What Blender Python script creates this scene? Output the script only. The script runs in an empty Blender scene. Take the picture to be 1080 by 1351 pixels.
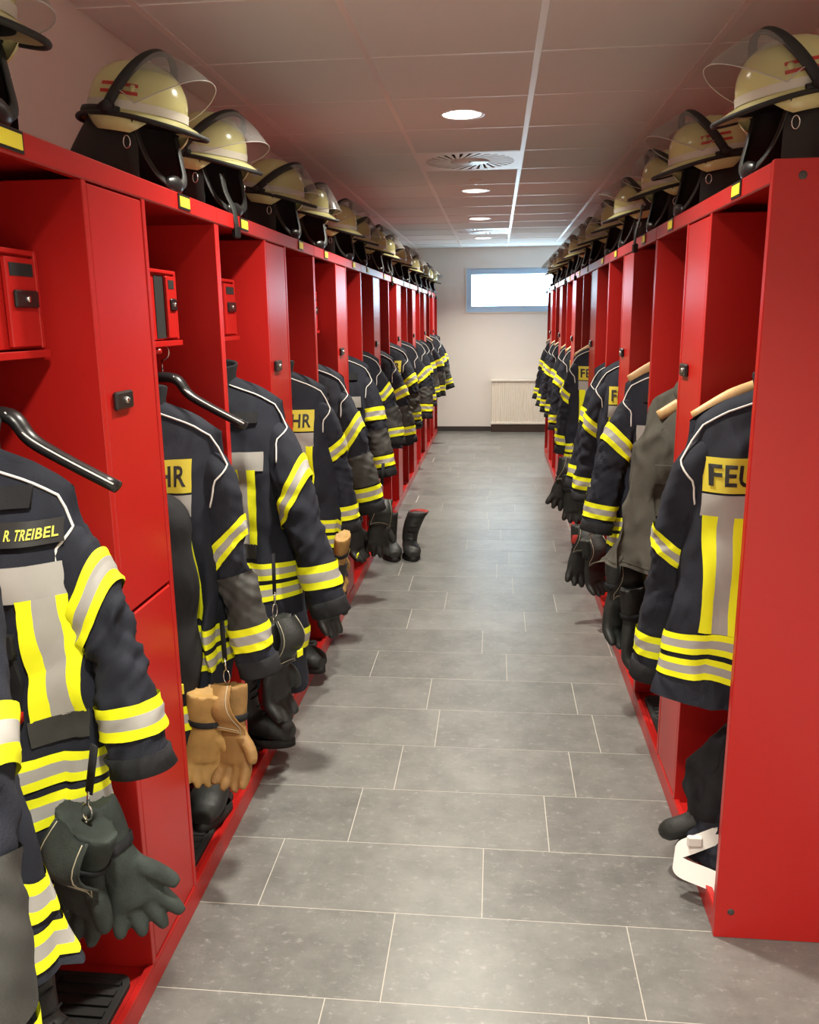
import bpy, math, random
import numpy as np
from mathutils import Matrix, Vector, noise
PI = math.pi
C = bpy.context.scene.collection
SC = bpy.context.scene

# ------------------------------------------------------------------ camera
def camera():
    yaw, pitch, roll, H, f = .1019, .2246, -.0117, 1.533, 1117.8
    cy, sy, cp, sp, cr, sr = math.cos(yaw), math.sin(yaw), math.cos(pitch), math.sin(pitch), math.cos(roll), math.sin(roll)
    fwd = Vector((-sy*cp, cy*cp, -sp)); right = Vector((cy, sy, 0)); up = right.cross(fwd)
    r2 = right*cr + up*sr; u2 = up*cr - right*sr
    cam = bpy.data.cameras.new('camera'); cam.sensor_fit = 'VERTICAL'; cam.sensor_height = 24
    cam.lens = f*24/1351; cam.clip_start = .02
    o = bpy.data.objects.new('camera', cam); C.objects.link(o)
    m = Matrix.Identity(4)
    for i in range(3):
        m[i][0] = r2[i]; m[i][1] = u2[i]; m[i][2] = -fwd[i]
    m[2][3] = H
    o.matrix_world = m; SC.camera = o
camera()
# ------------------------------------------------------------------ world, exposure, lamp settings
w = bpy.data.worlds.new('world'); SC.world = w; w.use_nodes = True
w.node_tree.nodes['Background'].inputs[0].default_value = (.55, .75, 1, 1)
w.node_tree.nodes['Background'].inputs[1].default_value = .6
SC.view_settings.view_transform = 'Standard'; SC.view_settings.look = 'None'
SC.view_settings.gamma = 1; SC.view_settings.use_curve_mapping = False
SC.view_settings.exposure = 0.0
LAMP_W = 34.5; LAMP_COL = (1, .95, .82)
LAMP_X = -.165
LAMP_Y = [-1.82, -.62, .58, 2.38, 4.18, 6.58, 8.38, 10.38]  # the lamp just behind the camera is extra, added to brighten the end panel
WINDOW_EMIT = 11.0

XL, XR, L0, R0, W = -.78, .566, 1.124, 1.934, 1.2993
ENDY, BACKY, WLX, WRX, CZ = 11.75, -2.6, -1.245, 1.035, 2.44
NL, NR = 8, 6

# ------------------------------------------------------------------ materials
MATS = {}
def mat(name, col, rough=.5, metal=0, bump=0, bscale=200, var=0, vscale=8, spec=.5, emit=None, es=0, coat=0, wr=0):
    if name in MATS: return MATS[name]
    m = bpy.data.materials.new(name); m.use_nodes = True; nt = m.node_tree; N = nt.nodes; Lk = nt.links
    b = N['Principled BSDF']
    b.inputs['Base Color'].default_value = (*col, 1); b.inputs['Roughness'].default_value = rough
    b.inputs['Metallic'].default_value = metal; b.inputs['Specular IOR Level'].default_value = spec
    if coat: b.inputs['Coat Weight'].default_value = coat; b.inputs['Coat Roughness'].default_value = .12
    if emit: b.inputs['Emission Color'].default_value = (*emit, 1); b.inputs['Emission Strength'].default_value = es
    if bump or var:
        tc = N.new('ShaderNodeTexCoord')
    if var:
        n = N.new('ShaderNodeTexNoise'); n.inputs['Scale'].default_value = vscale; n.inputs['Detail'].default_value = 6
        Lk.new(tc.outputs['Object'], n.inputs['Vector'])
        r = N.new('ShaderNodeMapRange'); r.inputs[1].default_value = .3; r.inputs[2].default_value = .7
        r.inputs[3].default_value = 1-var; r.inputs[4].default_value = 1+var
        Lk.new(n.outputs[0], r.inputs[0])
        mx = N.new('ShaderNodeMix'); mx.data_type = 'RGBA'; mx.blend_type = 'MULTIPLY'; mx.inputs[0].default_value = 1
        mx.inputs[6].default_value = (*col, 1); Lk.new(r.outputs[0], mx.inputs[7]); Lk.new(mx.outputs[2], b.inputs['Base Color'])
    if bump:
        n2 = N.new('ShaderNodeTexNoise'); n2.inputs['Scale'].default_value = bscale; n2.inputs['Detail'].default_value = 3
        Lk.new(tc.outputs['Object'], n2.inputs['Vector'])
        bp = N.new('ShaderNodeBump'); bp.inputs['Strength'].default_value = bump; bp.inputs['Distance'].default_value = .002
        Lk.new(n2.outputs[0], bp.inputs['Height']); Lk.new(bp.outputs[0], b.inputs['Normal'])
        if wr:
            mp = N.new('ShaderNodeMapping'); mp.inputs['Scale'].default_value = (1.5, 1.5, .75); mp.inputs['Rotation'].default_value = (.3, .4, 0)
            Lk.new(tc.outputs['Object'], mp.inputs['Vector'])
            n3 = N.new('ShaderNodeTexNoise'); n3.noise_type = 'RIDGED_MULTIFRACTAL'; n3.inputs['Scale'].default_value = 8.5; n3.inputs['Detail'].default_value = 2.5; n3.inputs['Distortion'].default_value = .6
            Lk.new(mp.outputs[0], n3.inputs['Vector'])
            b2 = N.new('ShaderNodeBump'); b2.inputs['Strength'].default_value = wr; b2.inputs['Distance'].default_value = .035
            Lk.new(n3.outputs[0], b2.inputs['Height']); Lk.new(b2.outputs[0], bp.inputs['Normal'])
    MATS[name] = m; return m
RED = mat('red_lacquer', (.44, .013, .011), .33, bump=.05, bscale=500, spec=.45)
NAVY = mat('navy_fabric', (.016, .018, .027), .8, wr=.9, bump=.35, bscale=420, var=.25, vscale=9, spec=.25)
NAVY2 = mat('black_fabric', (.015, .0155, .018), .8, wr=.9, bump=.35, bscale=420, var=.3, vscale=9, spec=.25)
GREYFAB = mat('olive_grey_fabric', (.072, .068, .056), .85, wr=.9, bump=.4, bscale=300, var=.15, vscale=10, spec=.2)
ELBOW = mat('grey_elbow_fabric', (.045, .045, .042), .6, wr=.4, bump=.3, bscale=500, var=.2, vscale=12, spec=.35)
YEL = mat('fluorescent_yellow', (.86, .89, .015), .6, wr=.18, bump=.15, bscale=900, spec=.3)
SIL = mat('silver_reflective', (.36, .35, .33), .5, wr=.18, bump=.15, bscale=900, spec=.5)
PATCH = mat('yellow_patch', (.60, .50, .035), .6, bump=.2, bscale=700)
BLK = mat('black_print', (.012, .012, .012), .6)
WHITE = mat('white_trim', (.75, .74, .70), .6)
BRASSY = mat('yellow_thread', (.70, .68, .10), .7)
METAL = mat('chrome', (.75, .74, .72), .2, 1)
PLAST = mat('black_plastic', (.013, .013, .014), .32)
RUB = mat('black_rubber', (.014, .014, .014), .7, bump=.2, bscale=120)
WOOD = mat('pale_wood', (.60, .38, .17), .45, var=.15, vscale=30)
LEA = mat('black_leather', (.016, .018, .017), .55, bump=.4, bscale=150, var=.3, vscale=18)
SUEDE = mat('dark_green_suede', (.022, .030, .026), .85, bump=.5, bscale=250, var=.4, vscale=25)
TAN = mat('tan_leather', (.36, .21, .062), .7, bump=.4, bscale=160, var=.2, vscale=20)
TAN2 = mat('dark_tan_leather', (.26, .14, .042), .7, bump=.4, bscale=160, var=.2, vscale=20)
CURT = mat('black_neck_leather', (.013, .0125, .012), .65, bump=.3, bscale=90)
SHELL = mat('pale_yellow_shell', (.62, .59, .28), .22, var=.06, vscale=14, coat=.4)
BANDW = mat('reflective_tape', (.60, .57, .50), .4)
TRED = mat('red_tape', (.5, .03, .02), .5)
TAGY = mat('yellow_tag', (.85, .74, .05), .45)
WALL = mat('painted_plaster', (.84, .81, .77), .85, bump=.25, bscale=60, spec=.2)
CEILT = mat('ceiling_board', (.80, .84, .83), .9, bump=.2, bscale=300, spec=.15)
GRID = mat('white_metal_bar', (.88, .88, .87), .28, spec=.8)
WPLAST = mat('white_plastic', (.80, .80, .78), .4)
WFRAME_BLUELIT = mat('blue_daylit_frame', (.48, .70, .95), .4)  # white plastic frame with the blue daylight cast put into its colour
RADI = mat('radiator_enamel', (.82, .77, .68), .35)
SKIRT = mat('dark_skirting', (.05, .043, .04), .5)
RAD_SHADOW = mat('radiator_shadow_brown', (.045, .028, .022), .5)  # dark brown painted for the shade under the radiator
GROUT = mat('grout', (.44, .41, .37), .9, bump=.3, bscale=200)
DARK = mat('dark_void', (.01, .01, .01), .9)
BUFF = mat('buff_lining', (.42, .32, .17), .7)
LAMP = mat('lamp_glow', (1, 1, 1), .5, emit=(1, .93, .82), es=14)
PANE = mat('daylit_pane', (.7, .85, 1), .25, emit=(.62, .86, 1), es=WINDOW_EMIT)
REFL = mat('lamp_reflector', (.85, .87, .9), .35)
JEAN = mat('blue_denim', (.02, .028, .05), .8, bump=.4, bscale=400)

def floor_mat():
    m = bpy.data.materials.new('grey_floor_tile'); m.use_nodes = True; N = m.node_tree.nodes; Lk = m.node_tree.links
    b = N['Principled BSDF']; b.inputs['Roughness'].default_value = .34; b.inputs['Specular IOR Level'].default_value = .5
    g = N.new('ShaderNodeNewGeometry')
    oi = N.new('ShaderNodeObjectInfo')
    def ns(scale, detail, rough, sc=(1, 1, 1)):
        mp = N.new('ShaderNodeMapping'); mp.inputs['Scale'].default_value = sc
        Lk.new(g.outputs['Position'], mp.inputs['Vector'])
        n = N.new('ShaderNodeTexNoise'); n.inputs['Scale'].default_value = scale; n.inputs['Detail'].default_value = detail
        n.inputs['Roughness'].default_value = rough; Lk.new(mp.outputs[0], n.inputs['Vector']); return n
    a = ns(6, 9, .72); c = ns(30, 7, .8, (1, 1.5, 1)); d = ns(60, 3, .5, (.35, 1.6, 1))
    r1 = N.new('ShaderNodeValToRGB'); e = r1.color_ramp.elements
    e[0].position = .32; e[0].color = (.115, .114, .108, 1); e[1].position = .68; e[1].color = (.19, .188, .178, 1)
    ad = N.new('ShaderNodeMath'); ad.operation = 'ADD'
    m2 = N.new('ShaderNodeMath'); m2.operation = 'MULTIPLY_ADD'; m2.inputs[1].default_value = .10; m2.inputs[2].default_value = -.05
    Lk.new(d.outputs[0], m2.inputs[0]); Lk.new(a.outputs[0], ad.inputs[0]); Lk.new(m2.outputs[0], ad.inputs[1])
    ad2 = N.new('ShaderNodeMath'); ad2.operation = 'MULTIPLY_ADD'; ad2.inputs[1].default_value = .14
    Lk.new(oi.outputs['Random'], ad2.inputs[0]); Lk.new(ad.outputs[0], ad2.inputs[2])
    sb = N.new('ShaderNodeMath'); sb.operation = 'SUBTRACT'; sb.inputs[1].default_value = .07
    Lk.new(ad2.outputs[0], sb.inputs[0]); Lk.new(sb.outputs[0], r1.inputs[0])
    r2 = N.new('ShaderNodeValToRGB'); e = r2.color_ramp.elements
    e[0].position = .55; e[0].color = (0, 0, 0, 1); e[1].position = .70; e[1].color = (1, 1, 1, 1)
    Lk.new(c.outputs[0], r2.inputs[0])
    mx = N.new('ShaderNodeMix'); mx.data_type = 'RGBA'; mx.inputs[7].default_value = (.31, .305, .29, 1)
    mm = N.new('ShaderNodeMath'); mm.operation = 'MULTIPLY'; mm.inputs[1].default_value = .8
    Lk.new(r2.outputs[0], mm.inputs[0]); Lk.new(mm.outputs[0], mx.inputs[0]); Lk.new(r1.outputs[0], mx.inputs[6])
    Lk.new(mx.outputs[2], b.inputs['Base Color'])
    bp = N.new('ShaderNodeBump'); bp.inputs['Strength'].default_value = .12; bp.inputs['Distance'].default_value = .002
    Lk.new(d.outputs[0], bp.inputs['Height']); Lk.new(bp.outputs[0], b.inputs['Normal'])
    return m
FLOOR = floor_mat()
def visor_mat():
    m = bpy.data.materials.new('clear_visor'); m.use_nodes = True; N = m.node_tree.nodes; Lk = m.node_tree.links
    N.remove(N['Principled BSDF']); out = N['Material Output']
    t = N.new('ShaderNodeBsdfTransparent'); t.inputs[0].default_value = (.90, .90, .89, 1)
    g = N.new('ShaderNodeBsdfPrincipled'); g.inputs['Base Color'].default_value = (.30, .29, .28, 1); g.inputs['Roughness'].default_value = .12
    fr = N.new('ShaderNodeFresnel'); fr.inputs[0].default_value = 1.45
    ma = N.new('ShaderNodeMath'); ma.operation = 'MULTIPLY_ADD'; ma.inputs[1].default_value = .45; ma.inputs[2].default_value = .07; ma.use_clamp = True
    Lk.new(fr.outputs[0], ma.inputs[0])
    x = N.new('ShaderNodeMixShader'); Lk.new(ma.outputs[0], x.inputs[0]); Lk.new(t.outputs[0], x.inputs[1]); Lk.new(g.outputs[0], x.inputs[2])
    Lk.new(x.outputs[0], out.inputs[0]); return m
VISOR = visor_mat()

# ------------------------------------------------------------------ mesh helpers
class MB:
    def __init__(s): s.v = []; s.f = []; s.m = []; s.n = 0; s.sm = []
    def add(s, V, F, m=0, smooth=True):
        V = np.asarray(V, float).reshape(-1, 3); k = s.n
        s.v.append(V); s.n += len(V)
        for i, f in enumerate(F):
            s.f.append(tuple(int(a)+k for a in f)); s.m.append(m if np.isscalar(m) else int(m[i])); s.sm.append(smooth)
        return s
    def grid(s, P, closed=False, m=0, smooth=True, flip=False):
        P = np.asarray(P, float); nv, nu = P.shape[:2]; F = []; ms = []
        for j in range(nv-1):
            for i in range(nu if closed else nu-1):
                i2 = (i+1) % nu; q = (j*nu+i, j*nu+i2, (j+1)*nu+i2, (j+1)*nu+i)
                F.append(q[::-1] if flip else q); ms.append(m if np.isscalar(m) else m[j])
        return s.add(P.reshape(-1, 3), F, ms, smooth)
    def box(s, x0, x1, y0, y1, z0, z1, m=0, M=None, bev=0):
        if x0 > x1: x0, x1 = x1, x0
        b = bev
        if b:
            V = []; F = []
            for sx in (0, 1):
                for sy in (0, 1):
                    for sz in (0, 1):
                        X = (x1, x0)[sx == 0]; Y = (y1, y0)[sy == 0]; Z = (z1, z0)[sz == 0]
                        dx, dy, dz = (b if sx == 0 else -b), (b if sy == 0 else -b), (b if sz == 0 else -b)
                        V += [(X, Y+dy, Z+dz), (X+dx, Y, Z+dz), (X+dx, Y+dy, Z)]
            def id(sx, sy, sz, a): return ((sx*2+sy)*2+sz)*3+a
            for t in (0, 1):
                q = [(0, 0), (1, 0), (1, 1), (0, 1)]
                F.append([id(t, a, c, 0) for a, c in (q if t else q[::-1])])
                F.append([id(a, t, c, 1) for a, c in (q[::-1] if t else q)])
                F.append([id(a, c, t, 2) for a, c in (q if t else q[::-1])])
            for a in (0, 1):
                for c in (0, 1):
                    F.append([id(a, c, 0, 0), id(a, c, 1, 0), id(a, c, 1, 1), id(a, c, 0, 1)])
                    F.append([id(a, 0, c, 0), id(a, 1, c, 0), id(a, 1, c, 2), id(a, 0, c, 2)])
                    F.append([id(0, a, c, 1), id(1, a, c, 1), id(1, a, c, 2), id(0, a, c, 2)])
                    for d in (0, 1): F.append([id(a, c, d, 0), id(a, c, d, 1), id(a, c, d, 2)])
        else:
            V = [(x, y, z) for x in (x0, x1) for y in (y0, y1) for z in (z0, z1)]
            F = [(0, 1, 3, 2), (4, 6, 7, 5), (0, 4, 5, 1), (2, 3, 7, 6), (0, 2, 6, 4), (1, 5, 7, 3)]
        if M is not None: V = [tuple(M @ Vector(p)) for p in V]
        return s.add(V, F, m, False)
    def tube(s, pts, r, n=8, m=0, cap=True, flat=None):
        pts = np.asarray(pts, float); k = len(pts); r = np.broadcast_to(np.asarray(r, float), (k,))
        T = np.gradient(pts, axis=0); T /= np.linalg.norm(T, axis=1)[:, None]+1e-12
        up = np.array([0, 0, 1.]) if abs(T[0][2]) < .9 else np.array([0, 1., 0])
        rings = []
        for i in range(k):
            a = np.cross(T[i], up); na = np.linalg.norm(a)
            if na < 1e-6: a = np.array([1., 0, 0]); na = 1
            a /= na; b = np.cross(a, T[i]); up = b
            th = np.linspace(0, 2*PI, n, endpoint=False)
            fa, fb = (1, 1) if flat is None else flat
            rings.append(pts[i]+r[i]*(fa*np.cos(th)[:, None]*a+fb*np.sin(th)[:, None]*b))
        if cap:
            rings = [np.repeat(pts[:1], n, 0)]+rings+[np.repeat(pts[-1:], n, 0)]
        return s.grid(np.array(rings), True, m)
    def lathe(s, prof, n=32, m=0, c=(0, 0, 0), sx=1, sy=1):
        th = np.linspace(0, 2*PI, n, endpoint=False)
        P = np.array([[(c[0]+r*math.cos(t)*sx, c[1]+r*math.sin(t)*sy, c[2]+z) for t in th] for r, z in prof])
        return s.grid(P, True, m)
    def mesh(s, name, mats):
        me = bpy.data.meshes.new(name)
        V = np.concatenate(s.v) if s.v else np.zeros((0, 3))
        me.from_pydata(V.tolist(), [], s.f)
        for mm in mats: me.materials.append(mm)
        me.polygons.foreach_set('material_index', s.m); me.polygons.foreach_set('use_smooth', s.sm)
        me.update(); return me
def link(name, data, parent=None, loc=None, rot=None):
    o = bpy.data.objects.new(name, data); C.objects.link(o)
    if parent: o.parent = parent
    if loc is not None: o.location = loc
    if rot is not None: o.rotation_euler = rot
    return o
def mk(name, mb, mats, parent=None, loc=None, rot=None):
    if not isinstance(mats, (list, tuple)): mats = [mats]
    return link(name, mb.mesh(name, mats), parent, loc, rot)
def tag(o, label=None, cat=None, group=None, kind=None):
    if label: o['label'] = label
    if cat: o['category'] = cat
    if group: o['group'] = group
    if kind: o['kind'] = kind
    return o
def empty(name, loc=(0, 0, 0), rot=(0, 0, 0), label=None, cat=None, group=None):
    o = link(name, None, None, loc, rot); o.empty_display_size = .1
    return tag(o, label, cat, group)

def copy_tree(o, parent=None):
    c = o.copy(); C.objects.link(c)
    if parent: c.parent = parent
    for ch in list(o.children): copy_tree(ch, c)
    return c
def clear_label(o):
    for k in ('label', 'group'):
        if k in o: del o[k]
def remesh(mb, voxel, smooth=6):
    me = mb.mesh('tmp', []); o = link('tmp', me)
    r = o.modifiers.new('r', 'REMESH'); r.mode = 'VOXEL'; r.voxel_size = voxel
    if smooth: s = o.modifiers.new('s', 'SMOOTH'); s.iterations = smooth; s.factor = .5
    dg = bpy.context.evaluated_depsgraph_get()
    n = bpy.data.meshes.new_from_object(o.evaluated_get(dg))
    bpy.data.objects.remove(o); bpy.data.meshes.remove(me)
    n.polygons.foreach_set('use_smooth', [True]*len(n.polygons))
    return n
def catmull(P, n):
    P = np.asarray(P, float); k = len(P); Q = np.vstack([2*P[0]-P[1], P, 2*P[-1]-P[-2]])
    t = np.linspace(0, k-1, n); i = np.minimum(t.astype(int), k-2); u = (t-i)[:, None]
    a, b, c, d = Q[i], Q[i+1], Q[i+2], Q[i+3]
    return .5*((2*b)+(-a+c)*u+(2*a-5*b+4*c-d)*u**2+(-a+3*b-3*c+d)*u**3)
TXT = {}
def text_mesh(s, bold=.02):
    if s in TXT: return TXT[s]
    cu = bpy.data.curves.new('txt', 'FONT'); cu.body = s; cu.size = 1; cu.offset = bold; cu.resolution_u = 3; cu.space_character = 1.06
    o = link('txt', cu); dg = bpy.context.evaluated_depsgraph_get()
    me = bpy.data.meshes.new_from_object(o.evaluated_get(dg))
    V = np.array([v.co[:] for v in me.vertices]); F = [tuple(p.vertices) for p in me.polygons]
    bpy.data.objects.remove(o); bpy.data.curves.remove(cu); bpy.data.meshes.remove(me)
    V[:, :2] -= V[:, :2].min(0); V /= V[:, 1].max()
    TXT[s] = (V, F); return TXT[s]

# ------------------------------------------------------------------ room shell
b = MB(); b.box(WLX-.3, WRX+.3, BACKY-.3, ENDY+.3, -.12, -.0007)
fl = tag(mk('floor', b, GROUT), kind='structure')
def tile_mesh(x0, x1, d):
    t = MB(); t.box(x0, x1, .0013, d-.0013, -.0019, 0, bev=.0004); return t.mesh('tile', [FLOOR])
T0 = 1.934; offs = {0: -.62, 1: -.427, 2: -.3225}
rnd = random.Random(4); share = {}
for k in range(-9, 33):
    y = T0+.3*k
    if y < BACKY+.9 or y > ENDY-.02: continue
    d = min(.3, ENDY-y)
    xo = offs.get(k, [-.62, -.41, -.22, -.05, -.52][rnd.randrange(5)]+rnd.uniform(-.05, .05)) % .6
    xs = [WLX]+[xo+.6*i for i in range(-4, 4) if WLX+.02 < xo+.6*i < WRX-.02]+[WRX]
    for a, c in zip(xs[:-1], xs[1:]):
        key = (round(c-a, 2) if abs(c-a-.6) > .001 else .6, round(d, 2))
        if key not in share: share[key] = tile_mesh(.0013, key[0]-.0013, key[1])
        link('tile', share[key], fl, (a, y, 0))
b = MB(); b.box(WLX-.2, WRX+.2, BACKY-.2, ENDY+.2, CZ+.03, CZ+.2)
ce = tag(mk('ceiling', b, CEILT), kind='structure')
GX = [WLX, -1.065, -.465, .135, .735, WRX]; GY0 = 3.275; GS = .603
GYs = [BACKY]+[GY0+GS*i for i in range(-9, 15) if BACKY+.1 < GY0+GS*i < ENDY-.05]+[ENDY]
vents = (3, 10); special = {}
share = {}
lampcells = []
for j in range(len(GYs)-1):
    for i in range(5):
        y0, y1, x0, x1 = GYs[j], GYs[j+1], GX[i], GX[i+1]; idx = round((y0-GY0)/GS)
        if i == 2 and idx in (3, 10): special[idx] = (x0, x1, y0, y1); continue
        key = (round(x1-x0, 3), round(y1-y0, 3))
        lampy = [ly for ly in LAMP_Y if y0 < ly < y1]
        if i == 2 and lampy:
            # a tile with a round hole for the lamp
            t = MB(); n = 40; cx, cy = LAMP_X-x0, lampy[0]-y0; R = []
            for r_, z_ in ((.092, .012), (.092, 0)):
                R.append([(cx+r_*math.cos(a), cy+r_*math.sin(a), z_) for a in np.linspace(0, 2*PI, n, endpoint=False)])
            sq = []
            for a in np.linspace(0, 2*PI, n, endpoint=False):
                ca, sa = math.cos(a), math.sin(a); tmin = 9
                if ca > 1e-6: tmin = min(tmin, (key[0]-cx-.003)/ca)
                if ca < -1e-6: tmin = min(tmin, (cx-.003)/-ca)
                if sa > 1e-6: tmin = min(tmin, (key[1]-cy-.003)/sa)
                if sa < -1e-6: tmin = min(tmin, (cy-.003)/-sa)
                sq.append((cx+tmin*ca, cy+tmin*sa, 0))
            R += [sq, [(p[0], p[1], .012) for p in sq]]
            t.grid(np.array(R), True, 0, False, flip=True)
            mk('ceiling_tile', t, CEILT, ce, (x0, y0, CZ)); continue
        if key not in share:
            t = MB(); t.box(.003, key[0]-.003, .002, key[1]-.002, 0, .012, bev=.0012); share[key] = t.mesh('ceiling_tile', [CEILT])
        link('ceiling_tile', share[key], ce, (x0, y0, CZ))
for x in GX[1:-1]:
    t = MB(); t.box(x-.012, x+.012, BACKY, ENDY, CZ-.004, CZ+.03); mk('grid_bar', t, GRID, ce)
for y in GYs[1:-1]:
    t = MB(); t.box(WLX, WRX, y-.005, y+.005, CZ-.0025, CZ+.03); mk('grid_bar', t, GRID, ce)
b = MB(); b.box(WLX-.15, WLX, BACKY-.15, ENDY+.15, -.1, CZ+.1); tag(mk('wall_left', b, WALL), kind='structure')
b = MB(); b.box(WRX, WRX+.15, BACKY-.15, ENDY+.15, -.1, CZ+.1); tag(mk('wall_right', b, WALL), kind='structure')
b = MB(); b.box(WLX, WRX, BACKY-.15, BACKY, -.1, CZ+.1); tag(mk('wall_back', b, WALL), kind='structure')
wx0, wx1, wz0, wz1 = -.40, .98, 1.605, 2.17
b = MB(); b.box(WLX, wx0, ENDY, ENDY+.3, -.1, CZ+.1); b.box(wx1, WRX, ENDY, ENDY+.3, -.1, CZ+.1)
b.box(wx0, wx1, ENDY, ENDY+.3, -.1, wz0); b.box(wx0, wx1, ENDY, ENDY+.3, wz1, CZ+.1)
tag(mk('wall_end', b, WALL), kind='structure')
wi = tag(empty('window_1', ((wx0+wx1)/2, ENDY, wz0)), kind='structure')
hw, hh = (wx1-wx0)/2, wz1-wz0; fy0, fy1 = .0, .055
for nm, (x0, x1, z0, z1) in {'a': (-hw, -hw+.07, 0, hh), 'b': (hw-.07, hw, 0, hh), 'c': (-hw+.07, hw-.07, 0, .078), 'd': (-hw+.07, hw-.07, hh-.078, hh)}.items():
    t = MB(); t.box(x0, x1, fy0, fy1, z0, z1, bev=.004); mk('frame_rail', t, WFRAME_BLUELIT, wi)
for (x0, x1, z0, z1) in ((-hw-.012, -hw+.002, -.012, hh+.012), (-hw, hw, hh-.002, hh+.012), (-hw, hw, -.014, .0)):
    t = MB(); t.box(x0, x1, -.012, .02, z0, z1); mk('frame_trim', t, WPLAST, wi)
t = MB(); t.box(-hw+.06, hw-.06, .03, .04, .07, hh-.07); mk('pane', t, PANE, wi)
b = MB(); b.box(WLX, -.055, ENDY-.012, ENDY, 0, .065, bev=.002); b.box(-.055, WRX, ENDY-.012, ENDY, 0, .065, bev=.002)
tag(mk('baseboard_end', b, SKIRT), kind='structure')

# radiator
rd = empty('radiator', (.42, ENDY, 0), label='cream ribbed panel radiator under the frosted window on the end wall', cat='radiator')
rx0, rx1 = -.475, .475
t = MB(); n = 33; xs = np.linspace(rx0, rx1, n*4+1); prof = -.10+.006*np.clip(np.cos(np.linspace(0, n*2*PI, n*4+1))*1.4, -1, 1)
t.grid(np.array([[(x, y, z) for x, y in zip(xs, prof)] for z in (.13, .68)]), flip=True); mk('front_panel', t, RADI, rd)
t = MB(); t.box(rx0, rx1, -.095, -.03, .12, .69); mk('body', t, RADI, rd)
t = MB(); t.box(rx0-.004, rx1+.004, -.112, -.02, .683, .71, bev=.004); mk('top_grille', t, RADI, rd)
for i in range(30):
    t = MB() if i == 0 else t
    t.box(rx0+.015+i*.031, rx0+.033+i*.031, -.1135, -.1115, .675, .681)
mk('grille_slots', t, SKIRT, rd)
t = MB(); t.box(rx0-.003, rx1+.003, -.112, -.02, .105, .135, bev=.004); mk('bottom_rail', t, RADI, rd)
t = MB(); t.box(rx0, rx1, -.105, -.013, 0, .10); mk('radiator_shadow_block', t, RAD_SHADOW, rd)  # dark block standing in for the radiator's shadow over the baseboard

# downlights
def downlight(i, y, label):
    r = empty('ceiling_downlight', (LAMP_X, y, CZ), label=label, cat='ceiling light')
    t = MB(); t.lathe([(.085, .03), (.086, .0), (.090, -.005), (.106, -.004), (.108, .0)], 40); mk('trim_ring', t, GRID, r)
    t = MB(); t.lathe([(.086, .0), (.080, .014), (.069, .02)], 40); mk('reflector', t, REFL, r)
    t = MB(); t.lathe([(.0, .018), (.070, .018)], 32); mk('lamp_disc', t, LAMP, r)
    ld = bpy.data.lights.new('downlight', 'AREA'); ld.shape = 'DISK'; ld.size = .15; ld.energy = LAMP_W; ld.color = LAMP_COL
    ld.spread = math.radians(124)
    link('lamp_light', ld, r, (0, 0, .012))
ordn = ['round downlight on the ceiling farthest behind the camera position', 'added unseen downlight just behind the camera position, brightening the end panel', 'round downlight on the ceiling directly over the camera position', 'round downlight just before the first tile rows of the picture', 'round bright downlight nearest the camera in the ceiling grid',
        'second round downlight, just beyond the first swirl vent', 'third round downlight in the ceiling, before the far swirl vent', 'farthest round downlight, just beyond the far swirl vent']
for i, y in enumerate(LAMP_Y): downlight(i, y, ordn[i])
# swirl vents
blade_me = None
for idx, lab in ((3, 'white square swirl vent near the first downlight in the ceiling'), (10, 'white square swirl vent far down the ceiling near the end wall')):
    x0, x1, y0, y1 = special[idx]; cx, cy = (x0+x1)/2, (y0+y1)/2
    r = empty('ceiling_vent', (cx, cy, CZ), label=lab, cat='vent'); n = 64; hs = .29
    ring = []; th = np.linspace(0, 2*PI, n, endpoint=False)
    for rr, z in ((.262, .012), (.262, -.003)): ring.append([(rr*math.cos(a), rr*math.sin(a), z) for a in th])
    s_ = [(math.cos(a)*hs/max(abs(math.cos(a)), abs(math.sin(a))), math.sin(a)*hs/max(abs(math.cos(a)), abs(math.sin(a)))) for a in th]
    ring.append([(a, c, -.003) for a, c in s_]); ring.append([(a, c, .012) for a, c in s_])
    t = MB(); t.grid(np.array(ring), True, 0, False, flip=True); mk('face_plate', t, GRID, r)
    t = MB(); t.lathe([(0, .008), (.28, .008)], 32); mk('backing', t, DARK, r)
    t = MB(); t.lathe([(0, -.004), (.115, -.004), (.115, .01)], 48, ); mk('centre_disc', t, GRID, r)
    t = MB(); t.lathe([(0, -.007), (.008, -.006), (.008, -.003)], 12); mk('screw', t, PLAST, r)
    nb = 30
    if blade_me is None:
        t = MB(); da = 2*PI/nb; A = []
        for z in (.001, -.0025):
            A.append([(rr*math.cos(a), rr*math.sin(a), z) for rr, a in ((.11, 0), (.265, .42), (.265, .42+da*.6), (.11, da*.55))])
        V = A[0]+A[1]; t.add(V, [(3, 2, 1, 0), (4, 5, 6, 7), (0, 1, 5, 4), (1, 2, 6, 5), (2, 3, 7, 6), (3, 0, 4, 7)], 0, False)
        blade_me = t.mesh('blade', [GRID])
    for k in range(nb): link('blade', blade_me, r, (0, 0, 0), (0, 0, k*2*PI/nb))
t = MB(); t.lathe([(.0, -.03), (.012, -.028), (.03, -.012), (.045, -.003), (.045, .0)], 24)
sd = mk('ceiling_sensor', t, GRID, None, (-.15, 6.08, CZ)); tag(sd, 'small round sensor between the swirl vent and the second downlight', 'sensor')

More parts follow.
